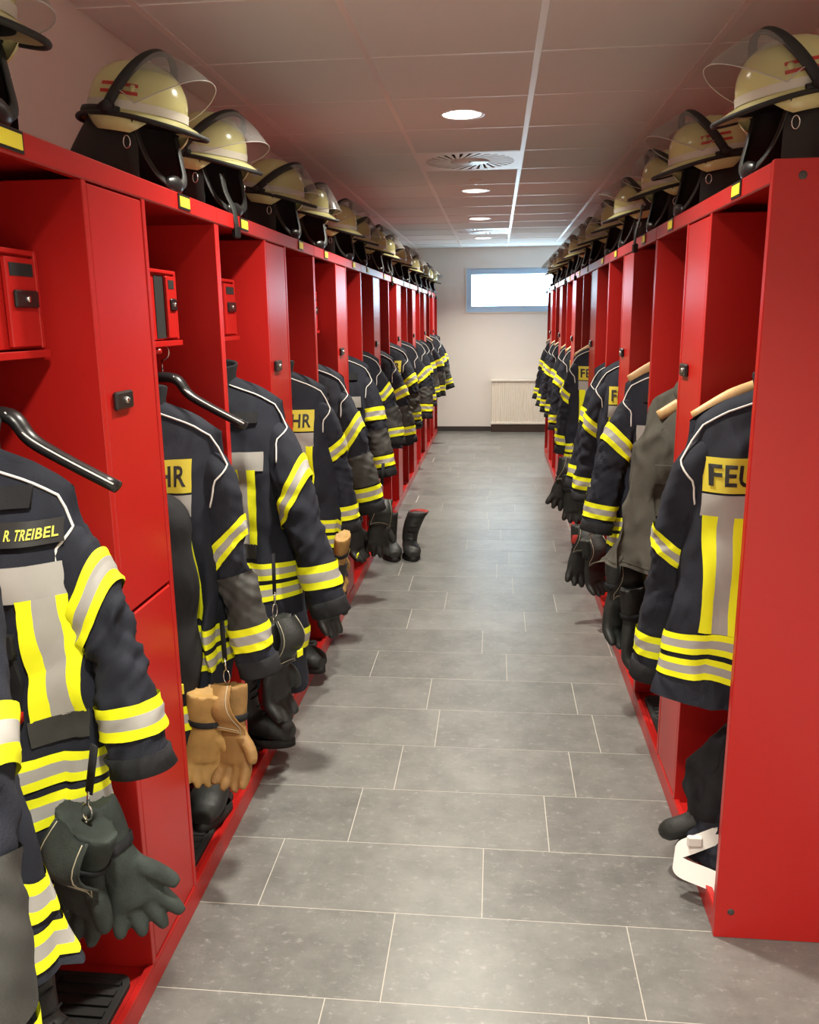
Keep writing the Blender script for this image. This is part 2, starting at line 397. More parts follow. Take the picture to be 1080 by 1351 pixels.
# ------------------------------------------------------------------ lockers
LW = W; LD = .445; LH = 1.84
def locker_proto():
    r = empty('fire_locker')
    def part(name, m, *a, bev=.0015, parent=None):
        t = MB(); t.box(*a, bev=bev); return mk(name, t, m, parent or r)
    part('plinth', RED, -LD, 0, 0, LW, 0, .058)
    part('front_lip', RED, -.016, 0, .0, LW, .058, .068)
    part('side_panel', RED, -LD, -.001, 0, .017, .068, LH-.045)
    part('side_panel', RED, -LD, -.001, LW-.017, LW, .068, LH-.045)
    part('back_panel', RED, -LD, -LD+.012, .017, LW-.017, .058, LH-.02)
    part('top_panel', RED, -LD, -.018, 0, LW, LH-.02, LH)
    part('front_rail', RED, -.018, .002, .001, LW-.001, LH-.043, LH+.001, bev=.003)
    for y0 in (.501, LW-.501-.018): part('divider', RED, -LD+.012, 0, y0, y0+.018, .058, LH-.043)
    d0, d1 = .522, LW-.522
    for nm, z0, z1 in (('door', .072, .910), ('door', .918, LH-.047)):
        d = part(nm, RED, -.020, -.001, d0, d1, z0, z1, bev=.003)
        if z0 > .5:
            l = part('lock', PLAST, -.001, .010, d0+.030, d0+.112, 1.354, 1.392, bev=.004, parent=d)
            t = MB(); t.lathe([(.007, 0), (.007, .003), (.005, .005), (0, .005)], 16)
            c = mk('lock_cylinder', t, METAL, r, None, None)
            c.parent = r; c.location = (.010, d0+.075, 1.373); c.rotation_euler = (0, PI/2, 0)
    for yc in (.259, LW-.259):
        t = MB(); t.tube([(-LD+.01, yc, 1.457), (-.085, yc, 1.457)], .007, 10); mk('hanging_rail', t, RED, r)
        tg = part('name_tag_frame', PLAST, .002, .005, yc-.040, yc+.040, LH-.037, LH-.001, bev=.001)
        part('name_tag', TAGY, .005, .0062, yc-.034, yc+.034, LH-.032, LH-.007, bev=.0004, parent=tg)
    return r
proto = locker_proto()
ordw = ['first', 'second', 'third', 'fourth', 'fifth', 'sixth', 'seventh', 'eighth']
LOCK = {}
for k in range(-1, NL):
    o = proto if k == -1 else copy_tree(proto)
    o.location = (XL, L0+W*k, 0)
    lab = 'red open locker beside the camera, mostly outside the left edge' if k < 0 else 'red open locker unit with narrow door, %s along the left row' % ordw[k]
    if k == NL-1: lab = 'red open locker unit at the far end of the left row'
    tag(o, lab, 'locker', 'red lockers of the left row'); LOCK['L', k] = o
for k in range(NR):
    o = copy_tree(proto); clear_label(o); o.location = (XR, R0+W*(k+1), 0); o.rotation_euler = (0, 0, PI)
    lab = 'red open locker unit with plain end panel, nearest in the right row' if k == 0 else 'red open locker unit with narrow door, %s along the right row' % ordw[k]
    if k == NR-1: lab = 'red open locker unit at the far end of the right row'
    tag(o, lab, 'locker', 'red lockers of the right row'); LOCK['R', k] = o
t = MB(); t.box(-LD-.01, .003, LW, LW+.02, 0, LH+.003, bev=.002); mk('end_panel', t, RED, LOCK['R', 0])
for (x, z) in ((-.055, LH-.03), (-.035, .075)):
    t = MB(); t.lathe([(.009, 0), (.008, .0015), (.004, .0012), (0, .0008)], 12)
    mk('bolt', t, SKIRT, LOCK['R', 0], (x, LW+.0202, z), (-PI/2, 0, 0))
# valuables boxes in the near left bays
def lock_box(unit, y0, y1, ajar=False):
    fx = -.09
    t = MB(); t.box(-.35, fx-.012, y0, y1, 1.485, 1.665, bev=.002); bx = mk('valuables_box', t, RED, unit)
    t = MB(); t.box(-.36, fx+.006, y0-.004, y1+.001, 1.468, 1.482, bev=.001); mk('box_ledge', t, RED, unit)
    t = MB(); t.box(fx-.012, fx-.002, y1-.012, y1, 1.485, 1.665, bev=.002); t.box(fx-.012, fx-.002, y0, y1-.012, 1.655, 1.665, bev=.002); mk('box_rim', t, RED, bx)
    a = y1-.115 if not ajar else y1-.075
    t = MB(); t.box(fx-.010, fx, a, y1-.016, 1.489, 1.65, bev=.002); mk('box_door', t, RED, bx)
    t = MB(); t.box(fx-.001, fx+.001, a+.01, y1-.026, 1.617, 1.640); mk('label_slot', t, DARK, bx)
    t = MB(); t.box(fx-.001, fx+.007, a+.014, y1-.022, 1.560, 1.592, bev=.003); t.lathe([(0, .012), (.006, .011), (.006, 0)], 10, 0, (fx, 0, 0)) if False else None; mk('box_lock', t, PLAST, bx)
    t = MB(); t.lathe([(0, .004), (.006, .003), (.006, 0)], 12); mk('box_lock_cylinder', t, METAL, bx, (fx+.007, (a+y1)/2-.004, 1.576), (0, PI/2, 0))
    if ajar:
        t = MB(); t.box(fx-.012, fx-.010, y1-.135, a, 1.489, 1.65); mk('box_opening', t, DARK, bx)
lock_box(LOCK['L', 0], .30, .48); lock_box(LOCK['L', 0], LW-.36, LW-.10, True)
lock_box(LOCK['L', 1], .28, .44); lock_box(LOCK['L', 2], .28, .48)
t = MB(); t.box(-.12, -.085, LW-.0195, LW-.017, 1.53, 1.60); mk('sticker', t, WHITE, LOCK['L', 2])

# rubber mats in the bays
t = MB()
def mat_mesh():
    t = MB(); w2, d2, rr = .205, .165, .03; th = []
    for cx, cy, a0 in ((w2-rr, d2-rr, 0), (-w2+rr, d2-rr, PI/2), (-w2+rr, -d2+rr, PI), (w2-rr, -d2+rr, 1.5*PI)):
        for a in np.linspace(a0, a0+PI/2, 6): th.append((cx+rr*math.cos(a), cy+rr*math.sin(a)))
    P = np.array([[(y*s, x*s, z) for x, y in th] for s, z in ((1, 0), (1, .012), (.985, .014), (.93, .014), (.92, .008), (0, .008))])
    t.grid(P, True, 0, False, flip=True)
    for i in range(13):
        for j in range(2):
            y = -.18+.03*i; x = -.145+j*.15; t.box(x, x+.14, y-.008, y+.008, .007, .013)
    return t.mesh('rubber_mat', [RUB])
MATME = mat_mesh()
BAYL = lambda k, s: L0+W*k+(.259 if s == 'a' else W-.259)
BAYR = lambda k, s: R0+W*k+(.259 if s == 'a' else W-.259)
bayname = lambda k, s: ['first', 'second', 'third', 'fourth', 'fifth', 'sixth', 'seventh', 'eighth', 'ninth', 'tenth', 'eleventh', 'twelfth', 'thirteenth', 'fourteenth', 'fifteenth', 'sixteenth'][2*k+(s == 'b')]
for k, s in ((0, 'a'), (0, 'b'), (1, 'a'), (1, 'b'), (2, 'a')):
    o = link('rubber_mat', MATME, None, (XL-.195, BAYL(k, s), .0585)); tag(o, 'black ribbed rubber mat on the floor of the %s bay in the left row' % bayname(k, s), 'mat', 'rubber boot mats')
for k, s in ((0, 'a'), (0, 'b'), (1, 'a')):
    o = link('rubber_mat', MATME, None, (XR+.195, BAYR(k, s), .0585)); tag(o, 'black ribbed rubber mat on the floor of the %s bay in the right row' % bayname(k, s), 'mat', 'rubber boot mats')

# ------------------------------------------------------------------ jackets
def interp(v, xs, ys): return np.interp(v, xs, ys)
class Jacket:
    def __init__(s, seed, L=.78, Ws=.225, Wc=.26, Wh=.28, D=.105, fold=1., hemwave=.012, skew=0, bendy=0):
        s.L, s.Ws, s.Wc, s.Wh, s.D = L, Ws, Wc, Wh, D
        s.inn = (0, 1.); s.hw = hemwave; s.skew = skew; s.fold = fold; s.bendy = bendy
        r = np.random.RandomState(seed); s.r = r
        s.k = []
        for i in range(7): s.k.append((r.uniform(12, 34)*r.choice([-1, 1]), r.uniform(-5, 5), r.uniform(0, 6.3), r.uniform(.002, .006), 0))
        for i in range(6): s.k.append((r.uniform(10, 22)*r.choice([-1, 1]), r.uniform(10, 26), r.uniform(0, 6.3), r.uniform(.0012, .0038), 1))
        s.hp = r.uniform(0, 6.3)
        s.sw = [(r.uniform(26, 60), r.uniform(0, 6.3), r.uniform(.8, 2.2)*r.choice([-1, 1]), r.uniform(.02, .055)) for _ in range(6)]
    def F(s, x, z, sy):
        o = 0
        for i, (kx, kz, ph, a, t) in enumerate(s.k):
            q = np.sin(kx*x+kz*z+ph+1.7*sy+.8*np.sin(6*z+ph))
            o = o+a*(q if i % 2 else 1-2*np.abs(q)**.8)*((1.35-z/s.L) if t == 0 else .8)
        return o*s.fold*1.5
    def zr(s, x):
        ax = np.abs(x); return s.L-.36*np.maximum(ax-.06, 0)-.9*np.maximum(ax-.15, 0)**1.5
    def T(s, sx, sy, v, off=0.):
        sx, sy, v = np.broadcast_arrays(np.asarray(sx, float), np.asarray(sy, float), np.asarray(v, float))
        Wd = interp(v, [0, .45, .8, 1], [s.Wh, s.Wc, s.Wc*.95, s.Ws])
        Wd = Wd*np.where(sx*s.inn[0] > 0, s.inn[1], 1.)
        x = sx*Wd
        zh = s.hw*np.sin(3*sx+s.hp+sy)+s.skew*sx
        z = zh+(s.zr(x)-zh)*v
        prof = np.sqrt(np.clip(1-np.abs(sx)**2.4, 0, 1))
        d = interp(v, [0, .3, .7, 1], [.98, .9, 1.05, .8])*s.D*np.sqrt(np.clip(1-v**7, 0, 1))
        y = sy*prof*d
        fm = np.sqrt(prof)*(1-v**5)
        f = s.F(x, z, sy)
        y = y+fm*f*1.0+s.bendy*(1-v)**2
        x = x+(1-prof)*f*.8*np.sign(sx)
        ln = np.clip(prof*1.5, .25, 1)
        y = y+sy*off*ln; x = x+np.sign(sx)*off*np.abs(sx)**5; z = z+off*v**12
        return np.stack([x, y, z], -1)
    def XZ(s, x, z, sy, off=0.):
        """point on the front/back sheet at given x and height z"""
        x = np.asarray(x, float); z = np.asarray(z, float)
        v = np.clip(z/s.zr(x), 0, .995); 
        for _ in range(3):
            Wd = interp(v, [0, .45, .8, 1], [s.Wh, s.Wc, s.Wc*.95, s.Ws]); sx = np.clip(x/Wd, -.99, .99)
            zh = s.hw*np.sin(3*sx+s.hp+sy)+s.skew*sx
            v = np.clip((z-zh)/(s.zr(x)-zh), 0, .995)
        return s.T(sx, sy, v, off)
    def ring(s, n=56):
        ph = np.linspace(0, 2*PI, n, endpoint=False); return np.cos(ph), np.where(ph < PI, 1., -1.)
    def torso(s, n=84):
        mb = MB(); sx, sy = s.ring(n)
        vs = np.concatenate([np.linspace(0, .9, 52), np.linspace(.92, 1, 8)])
        P = np.array([s.T(sx, sy, v) for v in vs])
        mb.grid(P, True)
        inn = np.array([s.T(sx*.96, sy, 0.001)*[1, .85, 1]+[0, 0, .004], s.T(sx*.94, sy, .1)*[1, .8, 1]]); mb.grid(np.array([P[0], inn[0], inn[1]]), True, flip=True)
        return mb
    def band(s, z0, z1, off=.0035, n=84, rows=(.30, .70)):
        mb = MB(); sx, sy = s.ring(n); L = s.L
        ts = np.array([0, rows[0]*.5, rows[0], .5, rows[1], (rows[1]+1)/2, 1]); vs = (z0+(z1-z0)*ts)/L
        P = np.array([s.T(sx, sy, v, off) for v in vs]); mb.grid(P, True, [0, 0, 1, 1, 0, 0]); return mb
    def patch(s, x0, x1, z0, z1, sy, off=.004, nu=8, nv=10, cols=None, taper=0):
        """rectangular piece of cloth lying on the front or back sheet"""
        mb = MB()
        if cols: us = np.array(cols); 
        else: us = np.linspace(0, 1, nu)
        zs = np.linspace(z0, z1, nv)
        X = x0+(x1-x0)*us
        P = np.array([s.XZ(X+taper*(z-z0), np.full_like(X, z), sy, off) for z in zs])
        edge = np.array([s.XZ(X+taper*(z-z0), np.full_like(X, z), sy, off*.2) for z in zs])
        mb_m = None
        return mb, P, edge
    def flat(s, *a, mats=0, **k):
        mb, P, E = s.patch(*a, **k)
        # border: outer loop dropped onto the cloth so the piece has thickness
        nv, nu = P.shape[:2]
        mb.grid(P, m=mats)
        loop = [(0, i) for i in range(nu)]+[(j, nu-1) for j in range(1, nv)]+[(nv-1, i) for i in range(nu-2, -1, -1)]+[(j, 0) for j in range(nv-2, 0, -1)]
        A = np.array([[P[i] for i in loop], [E[i] for i in loop]]); mb.grid(A, True, 0)
        return mb
    def vstripe(s, xc, w, z0, z1, sy, off=.0035, taper=0):
        mb, P, E = s.patch(xc-w/2, xc+w/2, z0, z1, sy, off=off, nv=26, cols=[0, .16, .31, .32, .5, .67, .68, .84, 1], taper=taper)
        for c0, c1, m in ((0, 3, 0), (3, 6, 1), (6, 9, 0)):
            pass
        nv, nu = P.shape[:2]
        mm = [0, 0, 0, 1, 1, 1, 0, 0]
        F = []; ms = []
        for j in range(nv-1):
            for i in range(nu-1): F.append((j*nu+i, j*nu+i+1, (j+1)*nu+i+1, (j+1)*nu+i)); ms.append(mm[i])
        mb.add(P.reshape(-1, 3), F, ms); return mb
    def text(s, txt, x0, x1, zb, h, sy, off=.0065):
        V, F = text_mesh(txt); V = V.copy(); wd = V[:, 0].max()
        X = (x0+(x1-x0)*V[:, 0]/wd); Z = zb+h*V[:, 1]
        if sy > 0: X = -X
        mb = MB(); mb.add(s.XZ(X, Z, sy, off), F, 0, False); return mb
    # sleeves
    def set_sleeve(s, side, elbow, cuff, r0=.071, r1=.068, r2=.062, sq=.80):
        Ls = s.L; sx = side
        P = catmull([(sx*(s.Ws-.085), 0, s.zr(s.Ws-.085)-.085), (sx*(s.Ws-.035), 0, s.zr(s.Ws)-.12), (sx*elbow[0], elbow[1], Ls-elbow[2]), (sx*cuff[0], cuff[1], Ls-cuff[2])], 60)
        if not hasattr(s, 'S'): s.S = {}
        s.S[side] = (P, r0, r1, r2, sq)
    def SL(s, side, th, t, off=0.):
        P, r0, r1, r2, sq = s.S[side]
        th, t = np.broadcast_arrays(np.asarray(th, float), np.asarray(t, float)); sh = t.shape
        tt = np.clip(t, 0, 1).ravel(); thr = th.ravel()
        n = len(P); seg = np.r_[0, np.cumsum(np.linalg.norm(np.diff(P, axis=0), axis=1))]; seg /= seg[-1]
        c = np.stack([np.interp(tt, seg, P[:, i]) for i in range(3)], -1)
        G = np.gradient(P, axis=0); G /= np.linalg.norm(G, axis=1)[:, None]
        T = np.stack([np.interp(tt, seg, G[:, i]) for i in range(3)], -1); T /= np.linalg.norm(T, axis=1)[:, None]
        Y = np.array([0, 1., 0]); n2 = Y-T*(T@Y)[:, None]; n2 /= np.linalg.norm(n2, axis=1)[:, None]
        n1 = np.cross(n2, T); n1 *= np.sign(n1[:, :1]*side+1e-9)
        r = np.interp(tt, [0, .07, .15, .24, .55, .9, 1], [r0*.35, r0*.72, r0*.95, r0, r1, r2, r2*1.02])
        wr = 0
        for i, (k, ph, sl, a) in enumerate(s.sw):
            q = np.sin(k*tt+ph+sl*np.cos(thr+ph)*2.6); env = .35+.9*np.exp(-((tt-.55)/.16)**2)+.5*np.exp(-((tt-.92)/.08)**2)
            wr = wr+a*.62*(1-2*np.abs(q)**.7 if i % 2 else q)*env
        cr = np.zeros_like(tt)
        for i in range(4):
            k, ph, sl, a = s.sw[i]
            d = (tt-.50-.05*i)*20-2.0*np.sin(thr+ph); cr = cr-(.10+.8*a)*np.exp(-d*d*2.2)*(.4+.6*np.cos(thr-ph)**2)
        r = r*(1+(wr+.8*cr)*s.fold)+off
        ca, sa = np.cos(thr), np.sin(thr)
        ca = np.sign(ca)*np.abs(ca)**.9; sa = np.sign(sa)*np.abs(sa)**.9
        p = c+n1*(r*ca)[:, None]+n2*(r*sq*sa)[:, None]
        return p.reshape(sh+(3,))
    def sleeve(s, side, n=40, t1=.93):
        th = np.linspace(0, 2*PI, n, endpoint=False); ts = np.linspace(0, t1, 66); mb = MB()
        P = np.array([s.SL(side, th, t) for t in ts]); mb.grid(P, True, flip=side > 0); return mb
    def cuff(s, side, n=28, t0=.925):
        th = np.linspace(0, 2*PI, n, endpoint=False); mb = MB()
        R = [s.SL(side, th, t, o) for t, o in ((t0, .0005), (t0+.004, .005), (.96, .004), (.995, .005), (1, .002), (.97, -.012), (.90, -.03))]
        mb.grid(np.array(R), True, flip=side > 0); return mb
    def sband(s, side, t0, t1, slant=0, off=.006, n=56, chev=0):
        th = np.linspace(0, 2*PI, n, endpoint=False); mb = MB()
        ts = np.array([0, .1, .2, .31, .41, .5, .6, .69, .8, .9, 1]); R = []
        for q in ts: R.append(s.SL(side, th, t0+(t1-t0)*q-slant*np.cos(th)-chev*np.abs(np.cos(th)), off))
        mb.grid(np.array(R), True, [0, 0, 0, 1, 1, 1, 1, 0, 0, 0], flip=side > 0); return mb
    def spatch(s, side, a0, a1, t0, t1, off=.0045):
        th = np.linspace(a0, a1, 26); mb = MB(); mb.grid(np.array([s.SL(side, th, t, off) for t in np.linspace(t0, t1, 26)]), False, flip=side > 0); return mb
BANDM = [YEL, SIL]
def build_jacket(name, loc, yaw, label, seed, out, face, o=None, group='firefighter jackets hung in the lockers'):
    """out: +1 the aisle is at +X of the jacket, face: -1 its front looks to -Y (towards the camera)"""
    o = o or {}
    r = empty(name, loc, (0, o.get('roll', 0), yaw), label, 'jacket', group)
    J = Jacket(seed, L=o.get('L', .78), Ws=o.get('Ws', .225), Wc=o.get('Wc', .255), Wh=o.get('Wh', .275), D=o.get('D', .10), fold=o.get('fold', 1.), skew=o.get('skew', 0)*out, hemwave=o.get('hemwave', .012), bendy=o.get('bendy', 0))
    J.inn = (-out, o.get('inner', 1.))
    e1 = o.get('elbow', (.275, -.02, .38)); c1 = o.get('cuff', (.31, -.05, .66))
    e2 = o.get('elbow2', (.25, -.01, .36)); c2 = o.get('cuff2', (.26, -.04, .64))
    J.set_sleeve(out, e1, c1, **o.get('sr', {})); J.set_sleeve(-out, e2, c2)
    fab = o.get('fab', NAVY); cuf = o.get('cuffm', NAVY2)
    mk('torso', J.torso(), fab, r)
    plain = o.get('plain', False)
    # collar
    t = MB(); th = np.linspace(0, 2*PI, 28, endpoint=False); L = J.L
    R = []
    for sc, dz in ((1.0, -.05), (1.0, .0), (1.08, .028), (1.06, .034), (.95, .028), (.9, -.03)):
        R.append(np.stack([.085*sc*np.cos(th), .062*sc*np.sin(th), L+dz+.012*np.sin(th)*-face], -1))
    t.grid(np.array(R), True); mk('collar', t, o.get('collarm', cuf), r)
    near = o.get('near', True)
    for sd in (out, -out):
        mk('sleeve', J.sleeve(sd), fab, r)
        mk('cuff', J.cuff(sd), cuf, r)
        if plain: continue
        ub = o.get('ub', (.36, .47)); lb = o.get('lb', (.80, .90)); sl = o.get('slant', .05)
        mk('sleeve_band', J.sband(sd, *ub, slant=sl, chev=o.get('chev', 0)), BANDM, r); mk('sleeve_band', J.sband(sd, *lb, slant=o.get('slant2', .0)), BANDM, r)
    if plain: return r, J
    if o.get('elbowpatch') and near:
        mk('elbow_patch', J.spatch(out, -2.4, 1.2, .56, .79), ELBOW, r)
    for z in ((.075, .135), (.15, .21)):
        h_ = o.get('hz', 0); mk('hem_band', J.band(z[0]-h_, z[1]-h_), BANDM, r)
    zb = J.L-.20
    f = face; bk = -face
    # back: lettered patch, silver band, two vertical stripes
    hw = o.get('pw', .19); zp = o.get('zp', J.L-.235)
    p = mk('back_patch', J.flat(-hw, hw, zp, zp+.085, bk, off=.004, nu=20, nv=6), PATCH, r)
    mk('lettering', J.text('FEUERWEHR', -hw+.012, hw-.012, zp+.016, .053, bk), BLK, p)
    mk('back_band', J.flat(-hw, hw, zp-.062, zp-.006, bk, off=.0035, nu=20, nv=5), SIL, r)
    for sx in (-1, 1): mk('back_stripe', J.vstripe(sx*(hw-.058), .105, .21, zp-.06, bk), BANDM, r)
    # front: chest bands, vertical stripes, flap, pockets
    zc = o.get('zc', J.L-.30); cb = o.get('cb', .185); fs = o.get('fs', .115)
    for sx in (-1, 1):
        mk('chest_band', J.flat(sx*.035, sx*cb, zc, zc+.06, f, off=.004, nu=8, nv=5), SIL, r)
        mk('front_stripe', J.vstripe(sx*fs, o.get('fw', .085), .26, zc+.004, f, off=.0045), BANDM, r)
        mk('stripe_end', J.flat(sx*(fs-.038), sx*(fs+.038), .212, .262, f, off=.005, nu=6, nv=4), ELBOW, r)
        mk('pocket', J.flat(sx*.03, sx*.145, .27, .41, f, off=.014, nu=8, nv=8), NAVY2, r) if o.get('pockets') else None
        mk('chest_flap', J.flat(sx*.05, sx*.165, zc+.15, zc+.185, f, off=.010, nu=6, nv=4), NAVY2, r)
    if o.get('pockets'):
        mk('pocket_flap', J.flat(out*.028, out*.148, .385, .425, f, off=.020, nu=8, nv=5), NAVY2, r)
        mk('red_tab', J.flat(out*.115, out*.147, .268, .285, f, off=.017, nu=4, nv=3), RED, r)
        mk('yellow_tab', J.flat(out*.045, out*.062, .335, .37, f, off=.019, nu=3, nv=3), YEL, r)
    mk('zip_flap', J.flat(-.03, .03, .03, J.L-.06, f, off=.012, nu=5, nv=24), NAVY2, r)
    # white piping over both shoulders, on both faces
    if o.get('piping', True):
        for sd in (out, -out):
            for fy in (-1,):
                xs = np.linspace(.075, J.Ws-.004, 9)
                A = J.XZ(sd*xs, J.zr(xs)-.028, fy, .003)
                B = np.vstack([J.SL(sd, np.linspace(.12, .40, 5)*PI*fy, np.linspace(.13, .17, 5), .0035), J.SL(sd, np.linspace(.44, .52, 7)*PI*fy, np.linspace(.19, .27, 7), .0035)])
                A[-1] = (A[-2]+B[0])/2+np.array([0, 0, .006])
                t = MB(); t.tube(np.vstack([A, B]), .0026, 6); mk('piping', t, WHITE, r)
    if o.get('nametape'):
        tp = mk('name_tape', J.flat(out*.10, out*.213, zc+.092, zc+.130, f, off=.013, nu=8, nv=4), BLK, r)
        xa, xb = (out*.136, out*.207)
        if f < 0: mk('lettering', J.text(o['nametape'], min(xa, xb), max(xa, xb), zc+.102, .0165, f, off=.0155), BRASSY, tp)
    return r, J
# ------------------------------------------------------------------ hangers
def hanger_mesh(kind):
    t = MB()
    if kind == 'wood': pts = [(-.215, 0, -.085), (-.12, 0, -.035), (-.03, 0, -.002), (.03, 0, -.002), (.12, 0, -.035), (.215, 0, -.085)]; rr = [.013, .02, .018, .018, .02, .013]; fl_ = (.7, 1.25)
    else: pts = [(-.225, 0, -.135), (-.13, 0, -.085), (-.07, 0, -.048), (-.035, 0, -.006), (.035, 0, -.006), (.07, 0, -.048), (.13, 0, -.085), (.225, 0, -.135)]; rr = [.014, .0145, .016, .018, .018, .016, .0145, .014]; fl_ = (1.25, .78)
    P = catmull(pts, 33); t.tube(P, np.interp(np.linspace(0, 1, 33), np.linspace(0, 1, len(rr)), rr), 12, flat=fl_)
    return t.mesh('arm', [WOOD if kind == 'wood' else PLAST])
HM = {k: hanger_mesh(k) for k in ('wood', 'black')}
t = MB(); a = np.linspace(-PI*.5, PI*.95, 16)
t.tube([(0, 0, .0), (0, 0, .03)]+[(.022*math.cos(q), 0, .052+.022*math.sin(q)) for q in a], .0022, 8); HOOK = t.mesh('hook', [METAL])
t = MB(); t.tube(catmull([(-.16, .001, -.07), (-.06, .001, -.014), (0, .001, .004), (.06, .001, -.014), (.16, .001, -.07)], 20), .0016, 6); HGLINT = t.mesh('edge_highlight', [WHITE])
def hanger(kind, loc, yaw, label, group='coat hangers under the jackets', edge=False):
    r = empty('coat_hanger', loc, (0, 0, yaw), label, 'hanger', group)
    link('arm', HM[kind], r); link('hook', HOOK, r, (0, 0, .015))
    if edge: 
        t = MB(); P = catmull([(.035, 0, -.006), (.07, 0, -.048), (.13, 0, -.085), (.225, 0, -.135)], 16)+np.array([0, -.017, .009]); t.tube(P, .0018, 6); mk('edge_highlight', t, WHITE, r)  # white tube imitates a highlight along the black arm
    return r

ordb = ['first', 'second', 'third', 'fourth', 'fifth', 'sixth', 'seventh', 'eighth', 'ninth', 'tenth', 'eleventh', 'twelfth', 'thirteenth', 'fourteenth', 'fifteenth', 'sixteenth']
# ---- left row
JL = {}
def jl(k, s, cx, neck, L, face, label, dy=0, yaw=0, wood=False, **o):
    y = BAYL(k, s)+dy; seed = 100+k*2+(s == 'b')
    r, J = build_jacket('firefighter_jacket', (cx, y, neck-L), yaw, label, seed, 1, face, dict(o, L=L)); JL[k, s] = (r, J)
    if not o.get('nohang'):
        hanger('wood' if wood else 'black', (cx, y, neck+.005), yaw, ('wooden' if wood else 'black') + ' coat hanger inside the %s jacket of the left row' % ('nearest' if k < 0 else ordb[2*k+(s == 'b')]))
jl(-1, 'b', -.84, 1.45, .745, -1, 'navy jacket in the bottom left corner, nearest to the camera', dy=.06, Ws=.20, Wc=.245, Wh=.305, hz=.055, elbowpatch=True, elbow=(.25, -.14, .46), cuff=(.275, -.20, .84), skew=.0, piping=False, ub=(.42, .50), lb=(.80, .90), pw=.16)
jl(0, 'a', -.935, 1.335, .73, -1, 'navy jacket with embroidered name tape, in front of the nearest left bay', dy=-.02, nametape='R. TREIBEL', zc=.475, cb=.225, fs=.188, fw=.068, sr=dict(r0=.062, r1=.053, r2=.055), fold=1.5, Ws=.222, elbow=(.265, -.02, .34), cuff=(.315, -.04, .585), pockets=True, Wh=.24, Wc=.25, nohang=True, lb=(.74, .86), ub=(.34, .46), slant=.10)
hanger('black', (-.905, 1.45, 1.375), 0, 'black plastic coat hanger with wide arms above the name tape jacket', edge=True)
jl(0, 'b', -.95, 1.335, .80, 1, 'navy jacket turned backwards showing HR letters, second left bay', elbow=(.235, -.01, .42), cuff=(.31, -.02, .76), Wh=.225, Wc=.24, elbowpatch=True, sr=dict(r0=.066, r1=.055, r2=.055), fold=1.4, nohang=True, lb=(.78, .88), ub=(.40, .49), Ws=.235, slant=.08, pw=.175, zp=.565)
hanger('black', (-.905, BAYL(0, 'b')+.10, 1.385), 0, 'black coat hanger with painted edge highlight in the second left bay', edge=True)
jl(1, 'a', -.915, 1.365, .80, -1, 'navy jacket with long striped sleeve and open collar, third left bay', elbow=(.27, -.04, .38), cuff=(.385, -.07, .78), ub=(.36, .46), lb=(.75, .86), Ws=.235, slant=.10, slant2=-.01)
jl(1, 'b', -.915, 1.335, .82, 1, 'navy jacket turned backwards showing EHR letters, fourth left bay', elbow=(.24, .04, .4), cuff=(.28, .06, .70), zp=.575, pw=.185)
jl(2, 'a', -.93, 1.345, .80, -1, 'navy jacket with white shoulder piping and grey elbow, fifth left bay', elbow=(.27, -.03, .40), cuff=(.35, -.03, .72), elbowpatch=True, slant=.09)
farL = {(2, 'b'): 'navy jacket hanging just before the black boots on the floor, sixth left bay', (3, 'a'): 'navy jacket with chevron sleeve band, seventh left bay', (3, 'b'): 'navy jacket with wide straight sleeve bands, eighth left bay',
        (4, 'a'): 'navy jacket with low sleeve band, ninth left bay', (4, 'b'): 'navy jacket with slanting sleeve band, tenth left bay', (5, 'a'): 'dark jacket half hidden in the eleventh left bay', (5, 'b'): 'navy jacket with high sleeve band, twelfth left bay',
        (6, 'a'): 'dark navy jacket in the thirteenth left bay', (6, 'b'): 'navy jacket on a wooden hanger, fourteenth left bay', (7, 'a'): 'navy jacket second from the far end of the left row', (7, 'b'): 'navy jacket at the far end of the left row'}
rr = random.Random(11)
for (k, s), lab in farL.items():
    jl(k, s, -.93+rr.uniform(-.02, .03), 1.35+rr.uniform(-.02, .02), rr.uniform(.72, .80), -1 if rr.random() < .7 else 1, lab, dy=rr.uniform(-.04, .04), yaw=rr.uniform(-.12, .12),
       wood=(k, s) == (6, 'b'), elbow=(.26+rr.uniform(-.02, .03), -.03, .38), cuff=(.30+rr.uniform(-.03, .05), -.05+rr.uniform(-.03, .03), .66+rr.uniform(-.05, .06)), chev=.05 if (k, s) == (3, 'a') else 0, slant=rr.uniform(-.02, .06), elbowpatch=rr.random() < .5)
# ---- right row
JR = {}
def jr(k, s, cx, neck, L, face, label, dy=0, yaw=0, kind='wood', **o):
    y = BAYR(k, s)+dy; seed = 300+k*2+(s == 'b')
    r, J = build_jacket('firefighter_jacket', (cx, y, neck-L), yaw, label, seed, -1, face, dict(dict(elbow2=(.20, .0, .36), cuff2=(.19, .0, .62), inner=.88), **dict(o, L=L))); JR[k, s] = J
    if not o.get('nohang'):
        hanger(kind, (cx-o.get('hx', 0), y+o.get('hy', .0), neck+o.get('hz', .0)), yaw, ('wooden' if kind == 'wood' else 'black')+' coat hanger of the %s jacket in the right row' % ordb[2*k+(s == 'b')])
jr(0, 'a', .725, 1.36, .83, 1, 'navy jacket turned backwards showing FEU letters, nearest in the right row', elbow=(.235, .05, .42), cuff=(.275, .09, .82), zp=.575, pw=.212, hx=.0, hy=.06, hz=.0, Wh=.295, Wc=.25, Ws=.235, ub=(.44, .52), lb=(.80, .89), slant=.06)
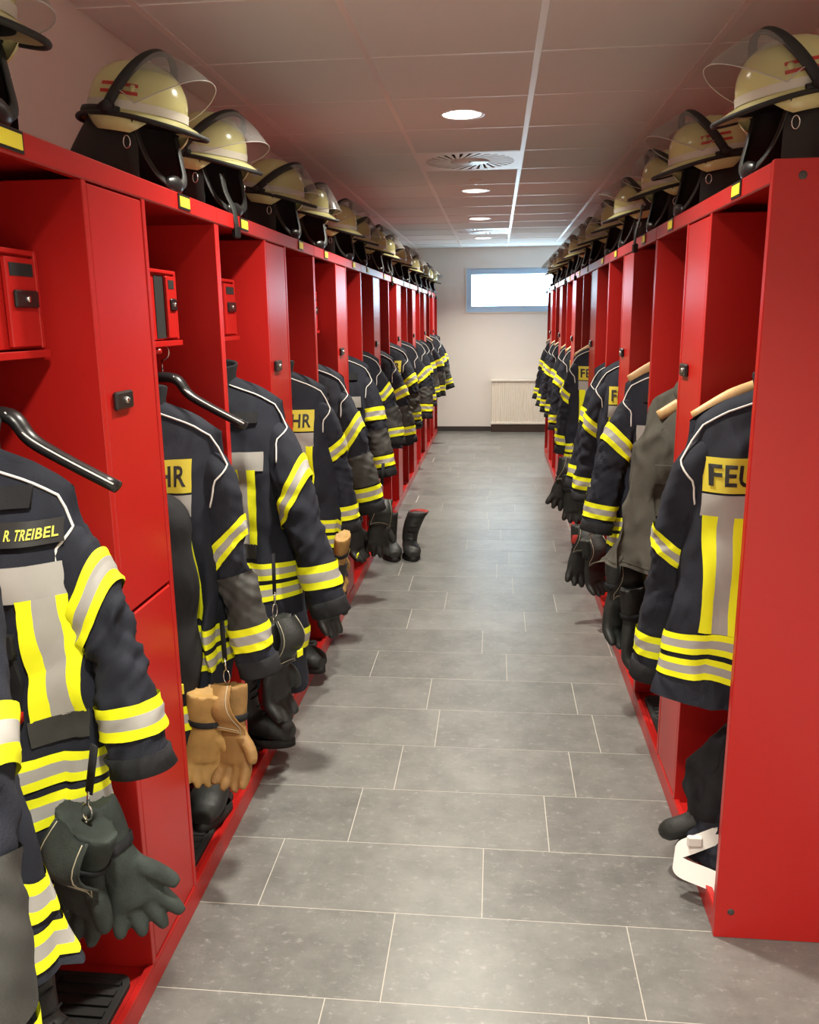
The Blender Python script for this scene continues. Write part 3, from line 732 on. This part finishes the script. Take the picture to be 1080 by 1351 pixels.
jr(0, 'b', .76, 1.33, .66, -1, 'olive grey hooded jacket without stripes, beside the nearest right jacket', plain=True, fab=GREYFAB, cuffm=GREYFAB, collarm=GREYFAB, elbow=(.20, .0, .30), cuff=(.23, .0, .45), sr=dict(r0=.06, r1=.05, r2=.05), Ws=.225, Wh=.39, Wc=.30, inner=.6, fold=1.35, hemwave=.006, D=.12, hx=-.0, hz=-.04, hy=-.06)
jr(1, 'a', .745, 1.35, .80, -1, 'navy jacket with slanting sleeve stripes behind the olive hooded jacket', elbow=(.27, -.04, .38), cuff=(.33, -.06, .68), hx=.0, hz=.02, ub=(.34, .45))
jr(1, 'b', .735, 1.35, .80, 1, 'navy jacket turned backwards showing FE letters, fourth right bay', elbow=(.24, .04, .42), cuff=(.28, .06, .74), kind='black')
jr(2, 'a', .765, 1.33, .78, -1, 'navy jacket with slanting upper sleeve bands, fifth right bay', elbow=(.245, -.03, .42), cuff=(.31, -.05, .74), kind='black')
jr(2, 'b', .715, 1.37, .82, 1, 'navy jacket turned backwards with one F and long stripe, sixth right bay', elbow=(.23, .04, .42), cuff=(.26, .06, .72), Wh=.285, zp=.59)
jr(3, 'a', .765, 1.34, .78, -1, 'navy jacket with pale piping in the seventh right bay', elbow=(.26, -.03, .42), cuff=(.28, -.04, .70))
jr(3, 'b', .765, 1.35, .78, 1, 'dark jacket with striped cuff, eighth right bay', elbow=(.26, -.03, .42), cuff=(.28, -.04, .70))
jr(4, 'a', .765, 1.35, .76, 1, 'navy jacket with yellow letter patch, ninth right bay', elbow=(.26, -.03, .42), cuff=(.28, -.04, .66))
jr(4, 'b', .765, 1.35, .76, -1, 'dark jacket third from the far end of the right row', elbow=(.26, -.03, .42), cuff=(.28, -.04, .70))
jr(5, 'a', .765, 1.35, .76, -1, 'dark jacket second from the far end of the right row', elbow=(.245, -.03, .42), cuff=(.30, -.05, .70))
jr(5, 'b', .765, 1.35, .76, -1, 'dark jacket at the far end of the right row', elbow=(.245, -.03, .42), cuff=(.30, -.05, .70))

# ------------------------------------------------------------------ helmets
def helmet_proto(kind):
    r = empty('fire_helmet')
    pit = math.radians(10); cp, sp = math.cos(pit), math.sin(pit); Z0 = .168
    HS = .96
    def TH(P):
        P = np.asarray(P, float)*np.array([HS, HS, HS*.92]); x, y, z = P[..., 0], P[..., 1], P[..., 2]
        return np.stack([x*cp+z*sp, y, -x*sp+z*cp+Z0], -1)
    n = 48; th = np.linspace(0, 2*PI, n, endpoint=False); c, s = np.cos(th), np.sin(th)
    ax, ay = .128, .106
    front = np.clip(c, 0, 1)**2.2; rear = np.clip(-c, 0, 1)**2
    def ringp(fx, z, ex=0): return np.stack([(ax*fx+ex)*c, (ay*fx+ex)*s, z+0*c], -1)
    brim_e = .014+.045*front+.012*rear; brim_z = -.004-.016*front-.012*rear
    rows = [np.stack([(ax+brim_e)*c, (ay+brim_e*.8)*s, brim_z], -1), np.stack([(ax+brim_e*.5)*c, (ay+brim_e*.4)*s, brim_z*.3+.004], -1), ringp(1.0, .010), ringp(.992, .035)]
    for q in np.linspace(.12, 1, 12):
        a = q*PI/2; rows.append(ringp(max(math.cos(a)**.82, 1e-4)*.99, .035+.118*math.sin(a)))
    m = MB(); m.grid(TH(np.array(rows)), True)
    under = [rows[0]+[0, 0, -.003], np.stack([(ax+.002)*c, (ay+.002)*s, -.004+0*c], -1)]
    sh = mk('shell', m, SHELL, r)
    m = MB(); m.grid(TH(np.array([under[0], under[1], ringp(.93, .02), ringp(.6, .09), ringp(.001, .10)])), True, [0, 1, 1, 1], flip=True); mk('liner', m, [BUFF, DARK], r)
    m = MB(); e = rows[0]; pts = TH(np.vstack([e, e[:1]])); m.tube(pts, .0062, 8, cap=False, flat=(1, 1)); mk('edge_trim', m, RUB, r)
    # dark side rail above the brim running to the rear
    for sg in (-1, 1):
        sel = [i for i in range(n) if (s[i]*sg > .02 or (c[i] < -.9)) and c[i] < .25 and c[i] > -.99]
        sel = sorted(sel, key=lambda i: -c[i])
        P = np.array([[(ax+.008+.006*rear[i])*c[i], (ay+.008)*s[i], .004] for i in sel]); m = MB(); m.tube(TH(P), .009, 6, flat=(.7, 1.2)); mk('side_rail', m, RUB, r)
    m = MB(); rr_ = [ringp(1.0, .012, .0016), ringp(.996, .034, .0016)]; m.grid(TH(np.array(rr_)), True); mk('reflective_band', m, BANDW, r)
    # lower side flaps
    for sg in (-1, 1):
        A = np.linspace(.70*PI, .26*PI, 12)*sg
        up = np.array([((ax+.004)*math.cos(a), (ay+.011)*math.sin(a), -.006) for a in A])
        lo = np.array([((ax+.012)*math.cos(a*.96+.02*sg), (ay+.026)*math.sin(a), -.006-.040*min(1, 4*i/11, 4*(11-i)/11)) for i, a in enumerate(A)])
        m = MB(); m.grid(TH(np.array([up, lo, lo*[.97, .96, 1]])), flip=sg < 0); mk('side_flap', m, SHELL, r)
        m = MB(); m.lathe([(0, .004), (.007, .003), (.0085, 0)], 12)
        p = Vector(TH(np.array([.042, sg*(ay*.955), .065])).tolist()); mk('rivet', m, SHELL, r, p, (-sg*PI/2.2, 0, 0))
    # neck curtain
    A = np.linspace(.36*PI, 1.64*PI, 40); top = TH(np.array([((ax-.004)*math.cos(a), (ay-.006)*math.sin(a), -.002) for a in A]))
    R = [top]
    for q in np.linspace(.2, 1, 6):
        bot = np.array([((ax+.015+.10*max(0, -math.cos(a)))*math.cos(a), (ay+.012+.004*math.sin(9*a))*math.sin(a), .003) for a in A])
        w_ = q; mid = top*(1-w_)+bot*w_; bulge = .010*math.sin(PI*q)
        mid[:, 0] += bulge*np.cos(A); mid[:, 1] += bulge*np.sin(A)+.004*np.sin(7*A)*q
        R.append(mid)
    R = np.array(R); inner = R[::-1]*[.94, .94, 1]
    m = MB(); m.grid(R); m.grid(np.array([R[-1], inner[0], inner[-1]]), flip=False); mk('neck_curtain', m, CURT, r)
    # d-ring and chin strap on both sides
    for sg in (-1, 1):
        m = MB(); a = np.linspace(0, 2*PI, 14); P = np.array([(.040+.009*math.cos(q), sg*(ay+.016), .098+.014*math.sin(q)) for q in a]); m.tube(P, .0014, 6, cap=False); mk('d_ring', m, METAL, r)
        P = catmull([(.045, sg*.098, Z0-.012), (.062, sg*.090, .085), (.078, sg*.07, .04), (.086, sg*.03, .018)], 14); m = MB(); m.tube(P, .009, 8, flat=(.35, 1.3)); mk('chin_strap', m, LEA, r)
    m = MB(); m.tube(catmull([(.086, -.04, .018), (.090, 0, .018), (.086, .04, .018)], 9), [.008, .013, .016, .018, .018, .018, .016, .013, .008], 10, flat=(.6, 1.2)); mk('chin_cup', m, PLAST, r)
    if kind == 'visor':
     m = MB(); m.tube(catmull([(.100, -.075, .11), (.108, -.072, .06), (.125, -.06, .01), (.13, -.055, -.045)], 10), .011, 8, flat=(.3, 1.2)); mk('hanging_strap', m, LEA, r)
     m = MB(); m.box(.118, .136, -.07, -.042, -.07, -.035, bev=.004); mk('buckle', m, PLAST, r)
    if kind in ('stripe', 'visor'):
        pass
    if kind == 'stripe':
        for sg in (-1, 1):
            for z in (.048, .068):
                A = np.linspace(.36*PI, .62*PI, 10)*sg; rows_ = []
                for dz in (0, .009):
                    q = math.asin(min(1, (z+dz-.035)/.118)) if z+dz > .035 else 0
                    f = math.cos(q)**.82*.99; rows_.append([((ax*f+.002)*math.cos(a), (ay*f+.002)*math.sin(a), z+dz) for a in A])
                m = MB(); m.grid(TH(np.array(rows_)), flip=sg < 0); mk('red_stripe', m, TRED, r)
    if kind == 'low':
        for sg in (-1, 1):
            q = math.asin((.078-.035)/.118); f = math.cos(q)**.82*.99; a = .60*PI*sg
            c0 = Vector(TH(np.array([ax*f*math.cos(a), ay*f*math.sin(a), .078])).tolist()); nr = Vector((math.cos(a)*.7, math.sin(a), .45)).normalized()
            m = MB(); m.lathe([(.017, -.004), (.017, .002), (.013, .003), (0, .003)], 20); bd = mk('badge', m, BANDW, r, c0); bd.rotation_euler = nr.to_track_quat('Z', 'Y').to_euler()
            m = MB(); m.lathe([(.009, .0032), (.008, .0042), (0, .0042)], 16); mk('badge_centre', m, TRED, bd)
    if kind != 'none':
        # visor band over the shell and the clear visor it carries
        up = {'stripe': (.075, .172), 'visor': (.105, .150), 'low': (.115, .135)}[kind]
        A = np.linspace(-1.0, 1.0, 31)*PI/2
        base = np.array([(-.012+up[0]*math.cos(a)**.9+.0*a, (ay+.014)*math.sin(a), .012+(up[1]-.012+.006)*math.cos(a)**.9) for a in A])
        bp = TH(base); m = MB(); m.tube(bp, .0135, 8, flat=(.42, 1.0)); mk('visor_band', m, RUB, r)
        m = MB()
        for p_ in (bp[0], bp[-1]):
            m = MB(); m.tube([p_+[-.012, 0, -.006], p_+[.012, 0, .006]], .014, 10); mk('visor_pivot', m, RUB, r)
        m = MB()
        sel = slice(2, 29); B = base[sel]; AA = A[sel]; R = []
        ext = {'stripe': (.125, -.02), 'visor': (.105, -.045), 'low': (.085, -.07)}[kind]
        for q in np.linspace(0, 1, 8):
            w_ = np.cos(AA)**.6
            P = B.copy(); P[:, 0] += q*ext[0]*w_+.006; P[:, 2] += (q*ext[1]-.03*q*q)*w_+.004-.01*q; P[:, 1] *= 1+.06*q*w_
            R.append(P)
        P3 = TH(np.array(R)); m = MB(); m.grid(P3); mk('visor', m, VISOR, r)
        rim = np.vstack([P3[:, 0], P3[-1, 1:-1], P3[::-1, -1]]); m = MB(); m.tube(rim, .0013, 5); mk('visor_rim', m, MATS['visor_edge'] if 'visor_edge' in MATS else mat('visor_edge', (.45, .43, .41), .3), r)
    return r
HP = {k: helmet_proto(k) for k in ('stripe', 'visor', 'low')}
used = set()
def helmet(kind, loc, yaw, label, pit=0, name=None):
    o = HP[kind] if kind not in used else copy_tree(HP[kind]); used.add(kind)
    o.location = loc; o.rotation_euler = (0, pit, yaw)
    tag(o, label, 'helmet', 'fire helmets on top of the lockers'); return o
TOP = LH+.003
HLs = [(0, 'a', 'low', 0.0, 'pale yellow helmet cut off by the top left corner'), (0, 'b', 'stripe', -.15, 'large helmet with two red stripes and raised visor, left row'), (1, 'a', 'visor', -.30, 'helmet with hanging chin strap, next to the striped one on the left'),
       (1, 'b', 'low', -.2, 'helmet with wide clear visor and round badge, third of the left row in full view'), (2, 'a', 'low', -.35, 'helmet with a small round badge above the fifth left bay'), (2, 'b', 'stripe', -.3, 'helmet with raised visor band above the sixth left bay'),
       (3, 'a', 'low', -.2, 'helmet above the seventh left bay'), (3, 'b', 'stripe', -.2, 'helmet above the eighth left bay'), (4, 'a', 'visor', -.3, 'helmet above the ninth left bay'), (4, 'b', 'low', -.2, 'helmet above the tenth left bay'),
       (5, 'a', 'stripe', -.3, 'helmet above the eleventh left bay'), (5, 'b', 'visor', -.2, 'helmet above the twelfth left bay'), (6, 'a', 'low', -.2, 'helmet above the thirteenth left bay'), (6, 'b', 'visor', -.2, 'helmet above the fourteenth left bay'),
       (7, 'a', 'visor', -.2, 'helmet second from the far end of the left row'), (7, 'b', 'visor', -.2, 'helmet at the far end of the left row')]
for k, s, kind, yaw, lab in HLs: helmet(kind, (XL-.10, BAYL(k, s), TOP), yaw, lab)
HRs = [(0, 'a', 'stripe', PI+.12, 'large helmet with red stripes above the end panel on the right'), (0, 'b', 'stripe', PI+.12, 'helmet with two red stripes, second along the right row'), (1, 'a', 'visor', PI+.15, 'half hidden helmet, third along the right row'),
       (1, 'b', 'stripe', PI+.1, 'red striped helmet, fourth along the right row'), (2, 'a', 'low', PI+.2, 'helmet with slanting visor, fifth along the right row'), (2, 'b', 'low', PI+.2, 'helmet under a wide clear visor, sixth along the right row'),
       (3, 'a', 'visor', PI+.1, 'helmet above the seventh right bay'), (3, 'b', 'visor', PI+.2, 'helmet above the eighth right bay'), (4, 'a', 'low', PI+.1, 'helmet above the ninth right bay'), (4, 'b', 'visor', PI+.1, 'helmet above the tenth right bay'),
       (5, 'a', 'low', PI+.1, 'helmet second from the far end of the right row'), (5, 'b', 'visor', PI+.1, 'helmet with visor against the bright window, far end of the right row')]
for k, s, kind, yaw, lab in HRs: helmet(kind, (XR+.105, BAYR(k, s), TOP), yaw, lab)

# ------------------------------------------------------------------ gloves
def glove_mesh(seed, spread=1., curl=.3):
    r = random.Random(seed); t = MB()
    # palm: z down from wrist, y thickness, x width
    zs = np.linspace(0, -.10, 9); th = np.linspace(0, 2*PI, 20, endpoint=False)
    P = [np.stack([0*th, 0*th, 0*th+.001], -1)]
    for z in zs:
        q = -z/.10; wx = .043+.012*math.sin(q*PI*.6); wy = .026-.004*q; P.append(np.stack([wx*np.cos(th), wy*np.sin(th), z+0*th], -1))
    P.append(np.stack([0*th, 0*th, 0*th-.104], -1)); t.grid(np.array(P), True, flip=True)
    for i, (x, ln) in enumerate(((-.037, .062), (-.013, .078), (.012, .084), (.036, .074))):
        sx = (x*.5*spread)
        pts = catmull([(x*.95, 0, -.085), (x+sx*.35, -.006*curl, -.085-ln*.45), (x+sx*.9, -.035*curl*(1+.3*r.random()), -.085-ln)], 8); t.tube(pts, [.0165, .0168, .0168, .0165, .016, .0155, .0135, .009], 10)
    pts = catmull([(.035, -.005, -.03), (.062, -.012, -.062), (.066+.012*spread, -.018, -.098)], 8); t.tube(pts, [.017, .018, .018, .0175, .017, .0165, .015, .010], 10)
    # gauntlet cuff
    R = []
    for z, a, b in ((-.02, .043, .026), (.01, .043, .027), (.03, .050, .030), (.075, .058, .033), (.11, .062, .032)): R.append(np.stack([a*np.cos(th), b*np.sin(th), z+0*th], -1))
    top = R[-1]; R = [R[0]*[0, 0, 1]]+R+[top*[0, 0, 1]+[0, 0, -.01]]
    t.grid(np.array(R), True)
    return remesh(t, .0052, 5)
GM = [glove_mesh(1, 1.0, .5), glove_mesh(2, .4, 1.0), glove_mesh(3, 1.5, .2)]
def cuff_strap():
    t = MB(); th = np.linspace(0, 2*PI, 24, endpoint=False)
    t.grid(np.array([np.stack([a*np.cos(th), b*np.sin(th), z+0*th], -1) for z, a, b in ((.012, .046, .030), (.014, .0485, .032), (.030, .0535, .034), (.032, .051, .032))]), True); return t.mesh('cuff_strap', [NAVY2])
CS = cuff_strap()
t = MB(); a = np.linspace(0, 2*PI, 20); t.tube([(.010*math.cos(q), 0, .018*math.sin(q)) for q in a], .0018, 6, cap=False); t.tube([(0, 0, .018), (0, 0, .05)], .003, 6); t.tube([(-.004, .003, -.017), (.002, .002, -.05)], .002, 6); CARA = t.mesh('carabiner', [METAL])
t = MB(); t.box(-.012, .012, -.078, -.074, .020, .038, bev=.001); LOOPY = t.mesh('yellow_tab', [YEL])
t = MB(); t.tube([(0, 0, .045), (0, .002, .15)], .005, 6, flat=(1.6, .4)); CSTR = t.mesh('clip_strap', [NAVY2])
def flap_pts(w0, w1, ln, y0):
    return np.array([[(-w0+(2*w0)*u+(-(w1-w0)+2*(w1-w0)*u)*v, y0-.030*math.sin(PI*min(1, v*1.15))-.012*math.sin(PI*u)+.008*math.sin(5*u+3*v), .115-ln*v+.012*math.sin(4*u)*v) for u in np.linspace(0, 1, 9)] for v in np.linspace(0, 1, 9)])
FP = flap_pts(.036, .056, .125, -.030)
def flap_mesh(m_):
    t = MB(); t.grid(FP); t.grid(FP+np.array([0, .004, 0]), flip=True)
    lo = np.vstack([FP[:, 0], FP[-1, 1:-1], FP[::-1, -1]]); t.tube(lo+np.array([0, .002, 0]), .0028, 6); return t.mesh('cuff_flap', [m_])
FLAPS = {}
t = MB(); q_ = FP*1.0; lo = np.vstack([q_[:, 1]*.5+q_[:, 0]*.5, (q_[-1, 1:-1]+q_[-2, 1:-1])/2, (q_[::-1, -1]+q_[::-1, -2])/2]); t.tube(lo+np.array([0, -.0015, 0]), .0011, 5); STITCH = t.mesh('stitching', [mat('pale_thread', (.42, .38, .28), .8)])
GCOPY = {}
def glove(loc, rot, material, label, variant=0, clip=True, tab=False, scale=1., group='gloves hanging from the jackets'):
    key = (variant, material.name)
    if key not in GCOPY:
        me = GM[variant].copy(); me.materials.clear(); me.materials.append(material); GCOPY[key] = me
    r = empty('work_glove', loc, rot, label, 'glove', group); r.scale = (scale,)*3
    link('hand', GCOPY[key], r)
    c = link('cuff_strap', CS, r)
    if tab: link('yellow_tab', LOOPY, r)
    if clip:
        if material.name not in FLAPS: FLAPS[material.name] = flap_mesh(material)
        f = link('cuff_flap', FLAPS[material.name], r); link('stitching', STITCH, f)
    if clip: link('carabiner', CARA, r, (0, 0, .13)); link('clip_strap', CSTR, r, (0, 0, .13))
    return r
# left row
glove((-.705, 1.235, .615), (.15, .35, -.3), SUEDE, 'black suede glove with yellow tab and wide gauntlet, below the name tape jacket', 0, True, True, 1.02)
glove((-.665, 1.27, .605), (-.1, -.42, .3), SUEDE, 'black suede glove with spread fingers, right one of the clipped pair at lower left', 2, False, False, .95)
glove((-.765, 2.03, .465), (.1, .12, .4), TAN, 'tan leather glove with fingers down, left one of the tan pair', 1, False, False, .98)
glove((-.705, 2.06, .46), (-.15, -.15, -.3), TAN2, 'tan leather glove with broad flat cuff, clipped to the second left jacket', 1, True, False, 1.02)
glove((-.70, 2.52, .46), (0, .05, 1.2), LEA, 'long black leather glove beside the third left bay', 1, True, True, 1.25)
glove((-.635, 3.36, .565), (.2, -.2, 1.4), TAN, 'yellow and tan work glove between the striped sleeves, fourth left bay', 1, False, True, .95)
glove((-.675, 3.34, .42), (.1, .1, 1.0), LEA, 'black glove below the tan work glove on the left', 1, False, False, 1.15)
glove((-.62, 4.42, .46), (0, .1, .4), LEA, 'black glove hanging in front of the boots, left row', 0, True, False, 1.15)
glove((-.74, 4.34, .45), (0, -.1, 1.0), LEA, 'black glove behind another one, beside the worn boots', 1, False, False, 1.15)
# right row
glove((.455, 5.50, .50), (0, .25, .2), LEA, 'black glove with spread fingers, far along the right row', 2, True, False, 1.25)
glove((.50, 5.45, .42), (0, -.1, -.2), LEA, 'black glove hanging straight beside the spread one on the right', 0, False, False, 1.2)
RG = mat('red_glove_knit', (.42, .03, .025), .7, bump=.4, bscale=200)
rg = glove((.44, 4.20, .385), (0, .1, .3), LEA, 'black glove on a steel clip, middle of the right row', 0, True, False, 1.15)
for c in list(rg.children):
    if c.name.startswith('cuff_strap'):
        me = CS.copy(); me.materials.clear(); me.materials.append(RG); c.data = me; c.scale = (1.03, 1.06, 2.2); c['label'] = 'red cuff strap'
o = glove((.49, 4.1, .36), (0, -.15, .6), LEA, 'slim black glove close beside the clipped one, middle of the right row', 1, True, False, 1.1)
glove((.475, 3.10, .52), (0, .05, .5), LEA, 'black glove with stitched cuff flap below the olive hooded jacket', 1, True, False, 1.25)
glove((.515, 3.02, .44), (0, -.05, .9), LEA, 'grey black glove pointing down near the second right bay', 1, False, False, 1.25)

# ------------------------------------------------------------------ boots, trousers, bundle
def boot_mesh():
    t = MB(); th = np.linspace(0, 2*PI, 24, endpoint=False)
    R = [np.stack([0*th, 0*th, 0*th+.27], -1)]
    for z, a, b, x in ((.275, .070, .064, -.02), (.22, .067, .062, -.018), (.15, .060, .054, -.008), (.10, .062, .050, .0), (.06, .06, .045, .0), (.03, .06, .045, .0)): R.append(np.stack([x+a*np.cos(th), b*np.sin(th), z+0*th], -1))
    R.append(np.stack([0*th, 0*th, 0*th+.025], -1)); t.grid(np.array(R), True, flip=True)
    R = [np.stack([0*th-.06, 0*th, 0*th+.06], -1)]
    for x, w_, h in ((-.062, .034, .06), (-.02, .050, .09), (.04, .052, .095), (.09, .058, .085), (.13, .060, .078), (.165, .052, .066), (.188, .030, .048)): R.append(np.stack([x+0*th, w_*np.cos(th), .02+h*.5+h*.5*np.sin(th)], -1))
    R.append(np.stack([0*th+.188, 0*th, 0*th+.04], -1)); t.grid(np.array(R), True)
    return remesh(t, .006, 6)
BM = boot_mesh(); BM.materials.append(LEA)
t = MB(); th = np.linspace(0, 2*PI, 40, endpoint=False)
out_ = np.array([(.062+.132*math.cos(a), (.062 if math.cos(a) > 0 else .048)*math.sin(a)*(1-.15*abs(math.cos(a))), 0) for a in th])
t.grid(np.array([out_*[1, 1, 0]*.0+[.062, 0, 0], out_, out_+[0, 0, .022], out_*[.96, .93, 1]+[.002, 0, .03]]), True, flip=False); SOLE = t.mesh('sole', [RUB])
t = MB(); th = np.linspace(0, 2*PI, 24, endpoint=False)
t.grid(np.array([np.stack([-.02+a*np.cos(th), b*np.sin(th), z+0*th], -1) for z, a, b in ((.262, .072, .066), (.285, .073, .067), (.288, .066, .060), (.25, .056, .050))]), True, [0, 0, 1]); BTOP = t.mesh('boot_collar', [RUB, mat('red_lining', (.35, .02, .02), .7)])
t = MB()
for i in range(7):
    z = .09+i*.026; x = .105-.0165*i if i < 3 else .05-.004*(i-3); t.tube(catmull([(x-.005, -.028, z), (x+.008, 0, z+.006), (x-.005, .028, z)], 8), .0028, 6)
LACE = t.mesh('laces', [NAVY2])
def lean(me, k):
    n = me.copy()
    for v in n.vertices:
        d = max(0, v.co.z-.10); v.co.y += k*d*d*6+.25*k*d; v.co.x += .004*math.sin(40*v.co.z+9*v.co.y)*min(1, d*12)
    return n
BM2 = lean(BM, .26); BTOP2 = lean(BTOP, .26); LACE2 = lean(LACE, .26)
def boot(loc, yaw, label, tiltb=0, slump=False):
    r = empty('leather_boot', loc, (0, 0, yaw), label, 'boot', 'black leather boots')
    link('upper', BM2 if slump else BM, r); link('sole', SOLE, r); link('boot_collar', BTOP2 if slump else BTOP, r); link('laces', LACE2 if slump else LACE, r); return r
boot((-.69, 5.40, .0), -1.25, 'worn black boot on the grey floor, touching the left locker')
boot((-.555, 5.42, .0), -1.35, 'worn black boot with red lining, standing out in the aisle', slump=True)
boot((-.95, 2.17, .067), -1.45, 'black boot in the second left bay behind the tan gloves')
boot((-.855, 2.33, .067), -1.5, 'black boot far side of the second left bay')
boot((-.92, 1.36, .067), -.5, 'black boot under the name tape jacket at lower left')
boot((-.88, 3.40, .067), -.5, 'black boot inside the fourth left bay')
boot((-.88, 2.72, .067), -.2, 'black boot inside the third left bay')
boot((.86, 3.02, .067), PI+1.3, 'black boot inside the second right bay')
# trousers hanging behind the jackets
def trousers(loc, yaw, label, seed, h=.62, fab=NAVY, bandz=(.16, .24)):
    r = empty('work_trousers', loc, (0, 0, yaw), label, 'trousers', 'work trousers in the lockers')
    rs = np.random.RandomState(seed)
    for sg in (-1, 1):
        ph = rs.uniform(0, 6, 4)
        def leg(th, z, off=0.):
            q = z/h; rad = (.074+.03*q)*math.sqrt(max(.02, 1-max(0, (q-.86)/.14)**2))+off+.006*np.sin(30*z+ph[0]+2*np.cos(th))+.004*np.sin(4*th+12*z+ph[1])
            return np.stack([sg*(.082-.01*q)+rad*np.cos(th), rad*.85*np.sin(th)+.012*np.sin(5*z+ph[2]), z+0*th], -1)
        th = np.linspace(0, 2*PI, 24, endpoint=False); m = MB(); m.grid(np.array([leg(th, z)*1 for z in np.r_[np.linspace(0, .84*h, 26), np.linspace(.86*h, h, 9)]]), True)
        m.grid(np.array([leg(th, .0), leg(th, .06, -.012)]), True, flip=True)
        lg = mk('trouser_leg', m, fab, r)
        a, b_ = bandz; m = MB(); m.grid(np.array([leg(th, a+(b_-a)*q, .004) for q in (0, .15, .31, .5, .69, .85, 1)]), True, [0, 0, 1, 1, 0, 0]); mk('leg_band', m, BANDM, lg)
    return r
trousers((-.95, 1.36+.12, .36), 0, 'dark work trousers hanging behind the name tape jacket', 1, .6)
tz = trousers((-.94, BAYL(0, 'b')-.14, .33), .2, 'black work trousers hanging in front of the HR jacket', 2, .78, NAVY2, (.14, .21))
t = MB(); t.tube(catmull([(.10, -.078, .40), (.12, -.080, .34), (.115, -.082, .27), (.10, -.082, .20)], 14), .0028, 6); mk('zip_cord', t, WHITE, tz)
t = MB(); t.box(.104, .132, -.086, -.082, .26, .288, bev=.001); mk('yellow_tab', t, TAGY, tz)
trousers((-.83, BAYL(1, 'a')+.13, .22), .1, 'navy work trousers with striped legs in the third left bay', 3, .62)
trousers((-.80, BAYL(1, 'b')+.02, .28), .2, 'navy trousers with yellow bands in the fourth left bay', 5, .35, NAVY, (.2, .28))
trousers((-.90, BAYL(2, 'a')+.13, .25), .1, 'navy work trousers in the fifth left bay', 6, .5)
trousers((.80, BAYR(0, 'b')+.1, .40), .1, 'navy trousers with yellow bands below the olive hooded jacket', 7, .45)
# bundle of black clothes in the nearest right bay
def lump(seed, a, b, h, folds=.02):
    rs = np.random.RandomState(seed); th = np.linspace(0, 2*PI, 40, endpoint=False); R = []
    ph = rs.uniform(0, 6, 6)
    for q in np.linspace(0, 1, 24):
        rad = (1-q**2.2)**.5*(1+.06*math.sin(9*q+ph[3])) if q < 1 else .0
        w_ = 1+.12*np.sin(3*th+ph[0]+4*q)+.10*np.sin(5*th+ph[1]-7*q)+.05*(1-2*np.abs(np.sin(4.5*th+6*q+ph[2])))+.05*(1-2*np.abs(np.sin(14*q+2*np.cos(th)+ph[4])))
        R.append(np.stack([a*rad*w_*np.cos(th), b*rad*w_*np.sin(th), q*h+.008*np.sin(5*th+ph[5])*(0 < q < 1)], -1))
    m = MB(); m.grid(np.array(R), True); return m
bz = .073
bu = empty('clothing_bundle', (.655, 2.19, bz), (0, 0, 0), 'heap of black work clothes with a white tape, in the nearest right bay', 'clothes')
mk('black_cloth', lump(3, .115, .12, .37), NAVY2, bu)
m = lump(5, .09, .09, .19); mk('dark_fold', m, NAVY, bu, (-.02, -.03, .0))
m = MB(); P = catmull([(-.02, -.08, .10), (-.10, -.10, .075), (-.155, -.095, .04), (-.150, -.115, .012), (-.08, -.16, .008), (.0, -.21, .003)], 30)
wv = np.array([0, .012, .028]); G = np.array([[p+[0, -.002*k, 0]+np.array([.004, .012, .022])*(k-1) for k in range(3)] for p in P]); m.grid(G); m.grid(G+np.array([.002, .002, .002]), flip=True); mk('white_tape', m, WHITE, bu)
m = MB(); m.tube(catmull([(-.02, -.02, .18), (-.09, -.03, .10), (-.155, -.02, .06), (-.165, .01, .035)], 12), [.03, .035, .03, .03, .03, .03, .03, .03, .028, .024, .02, .012], 12); mk('strap_end', m, LEA, bu)
m = MB(); m.box(-.13, -.09, -.115, -.10, .07, .10, bev=.004); mk('buckle', m, WHITE, bu)
# hood of the olive grey jacket
m = MB(); th = np.linspace(0, 2*PI, 30, endpoint=False); R = []
hood_parent = [o for o in C.objects if o.get('label', '').startswith('olive grey hooded')][0]
for q in np.linspace(0, 1, 14):
    a = .10*math.sin(PI*(.12+.80*q))+.02; R.append(np.stack([-.02-.03*q+(a*1.15)*np.cos(th)*(1+.08*np.sin(3*th+5*q)), -.04-.03*q+(a*.75)*np.sin(th), .50+.20*q+.03*np.cos(th-2.6)*(1-q)+.01*np.sin(4*th+6*q)], -1))
m.grid(np.array(R), True); m.grid(np.array([R[-1], R[-1]*[.7, .7, 1]+[0, 0, -.02], R[-1]*[.4, .4, 1]+[0, 0, -.07]]), True); mk('hood', m, GREYFAB, hood_parent)
Jh = JR[0, 'b']
mk('sleeve_pocket', Jh.flat(-.22, -.11, .20, .36, -1, off=.010, nu=8, nv=8), GREYFAB, hood_parent)
mk('pocket_flap', Jh.flat(-.225, -.105, .31, .375, -1, off=.018, nu=8, nv=5), GREYFAB, hood_parent)
mk('hem_seam', Jh.band(.02, .032, off=.003), GREYFAB, hood_parent)
print('objects', len(bpy.data.objects))
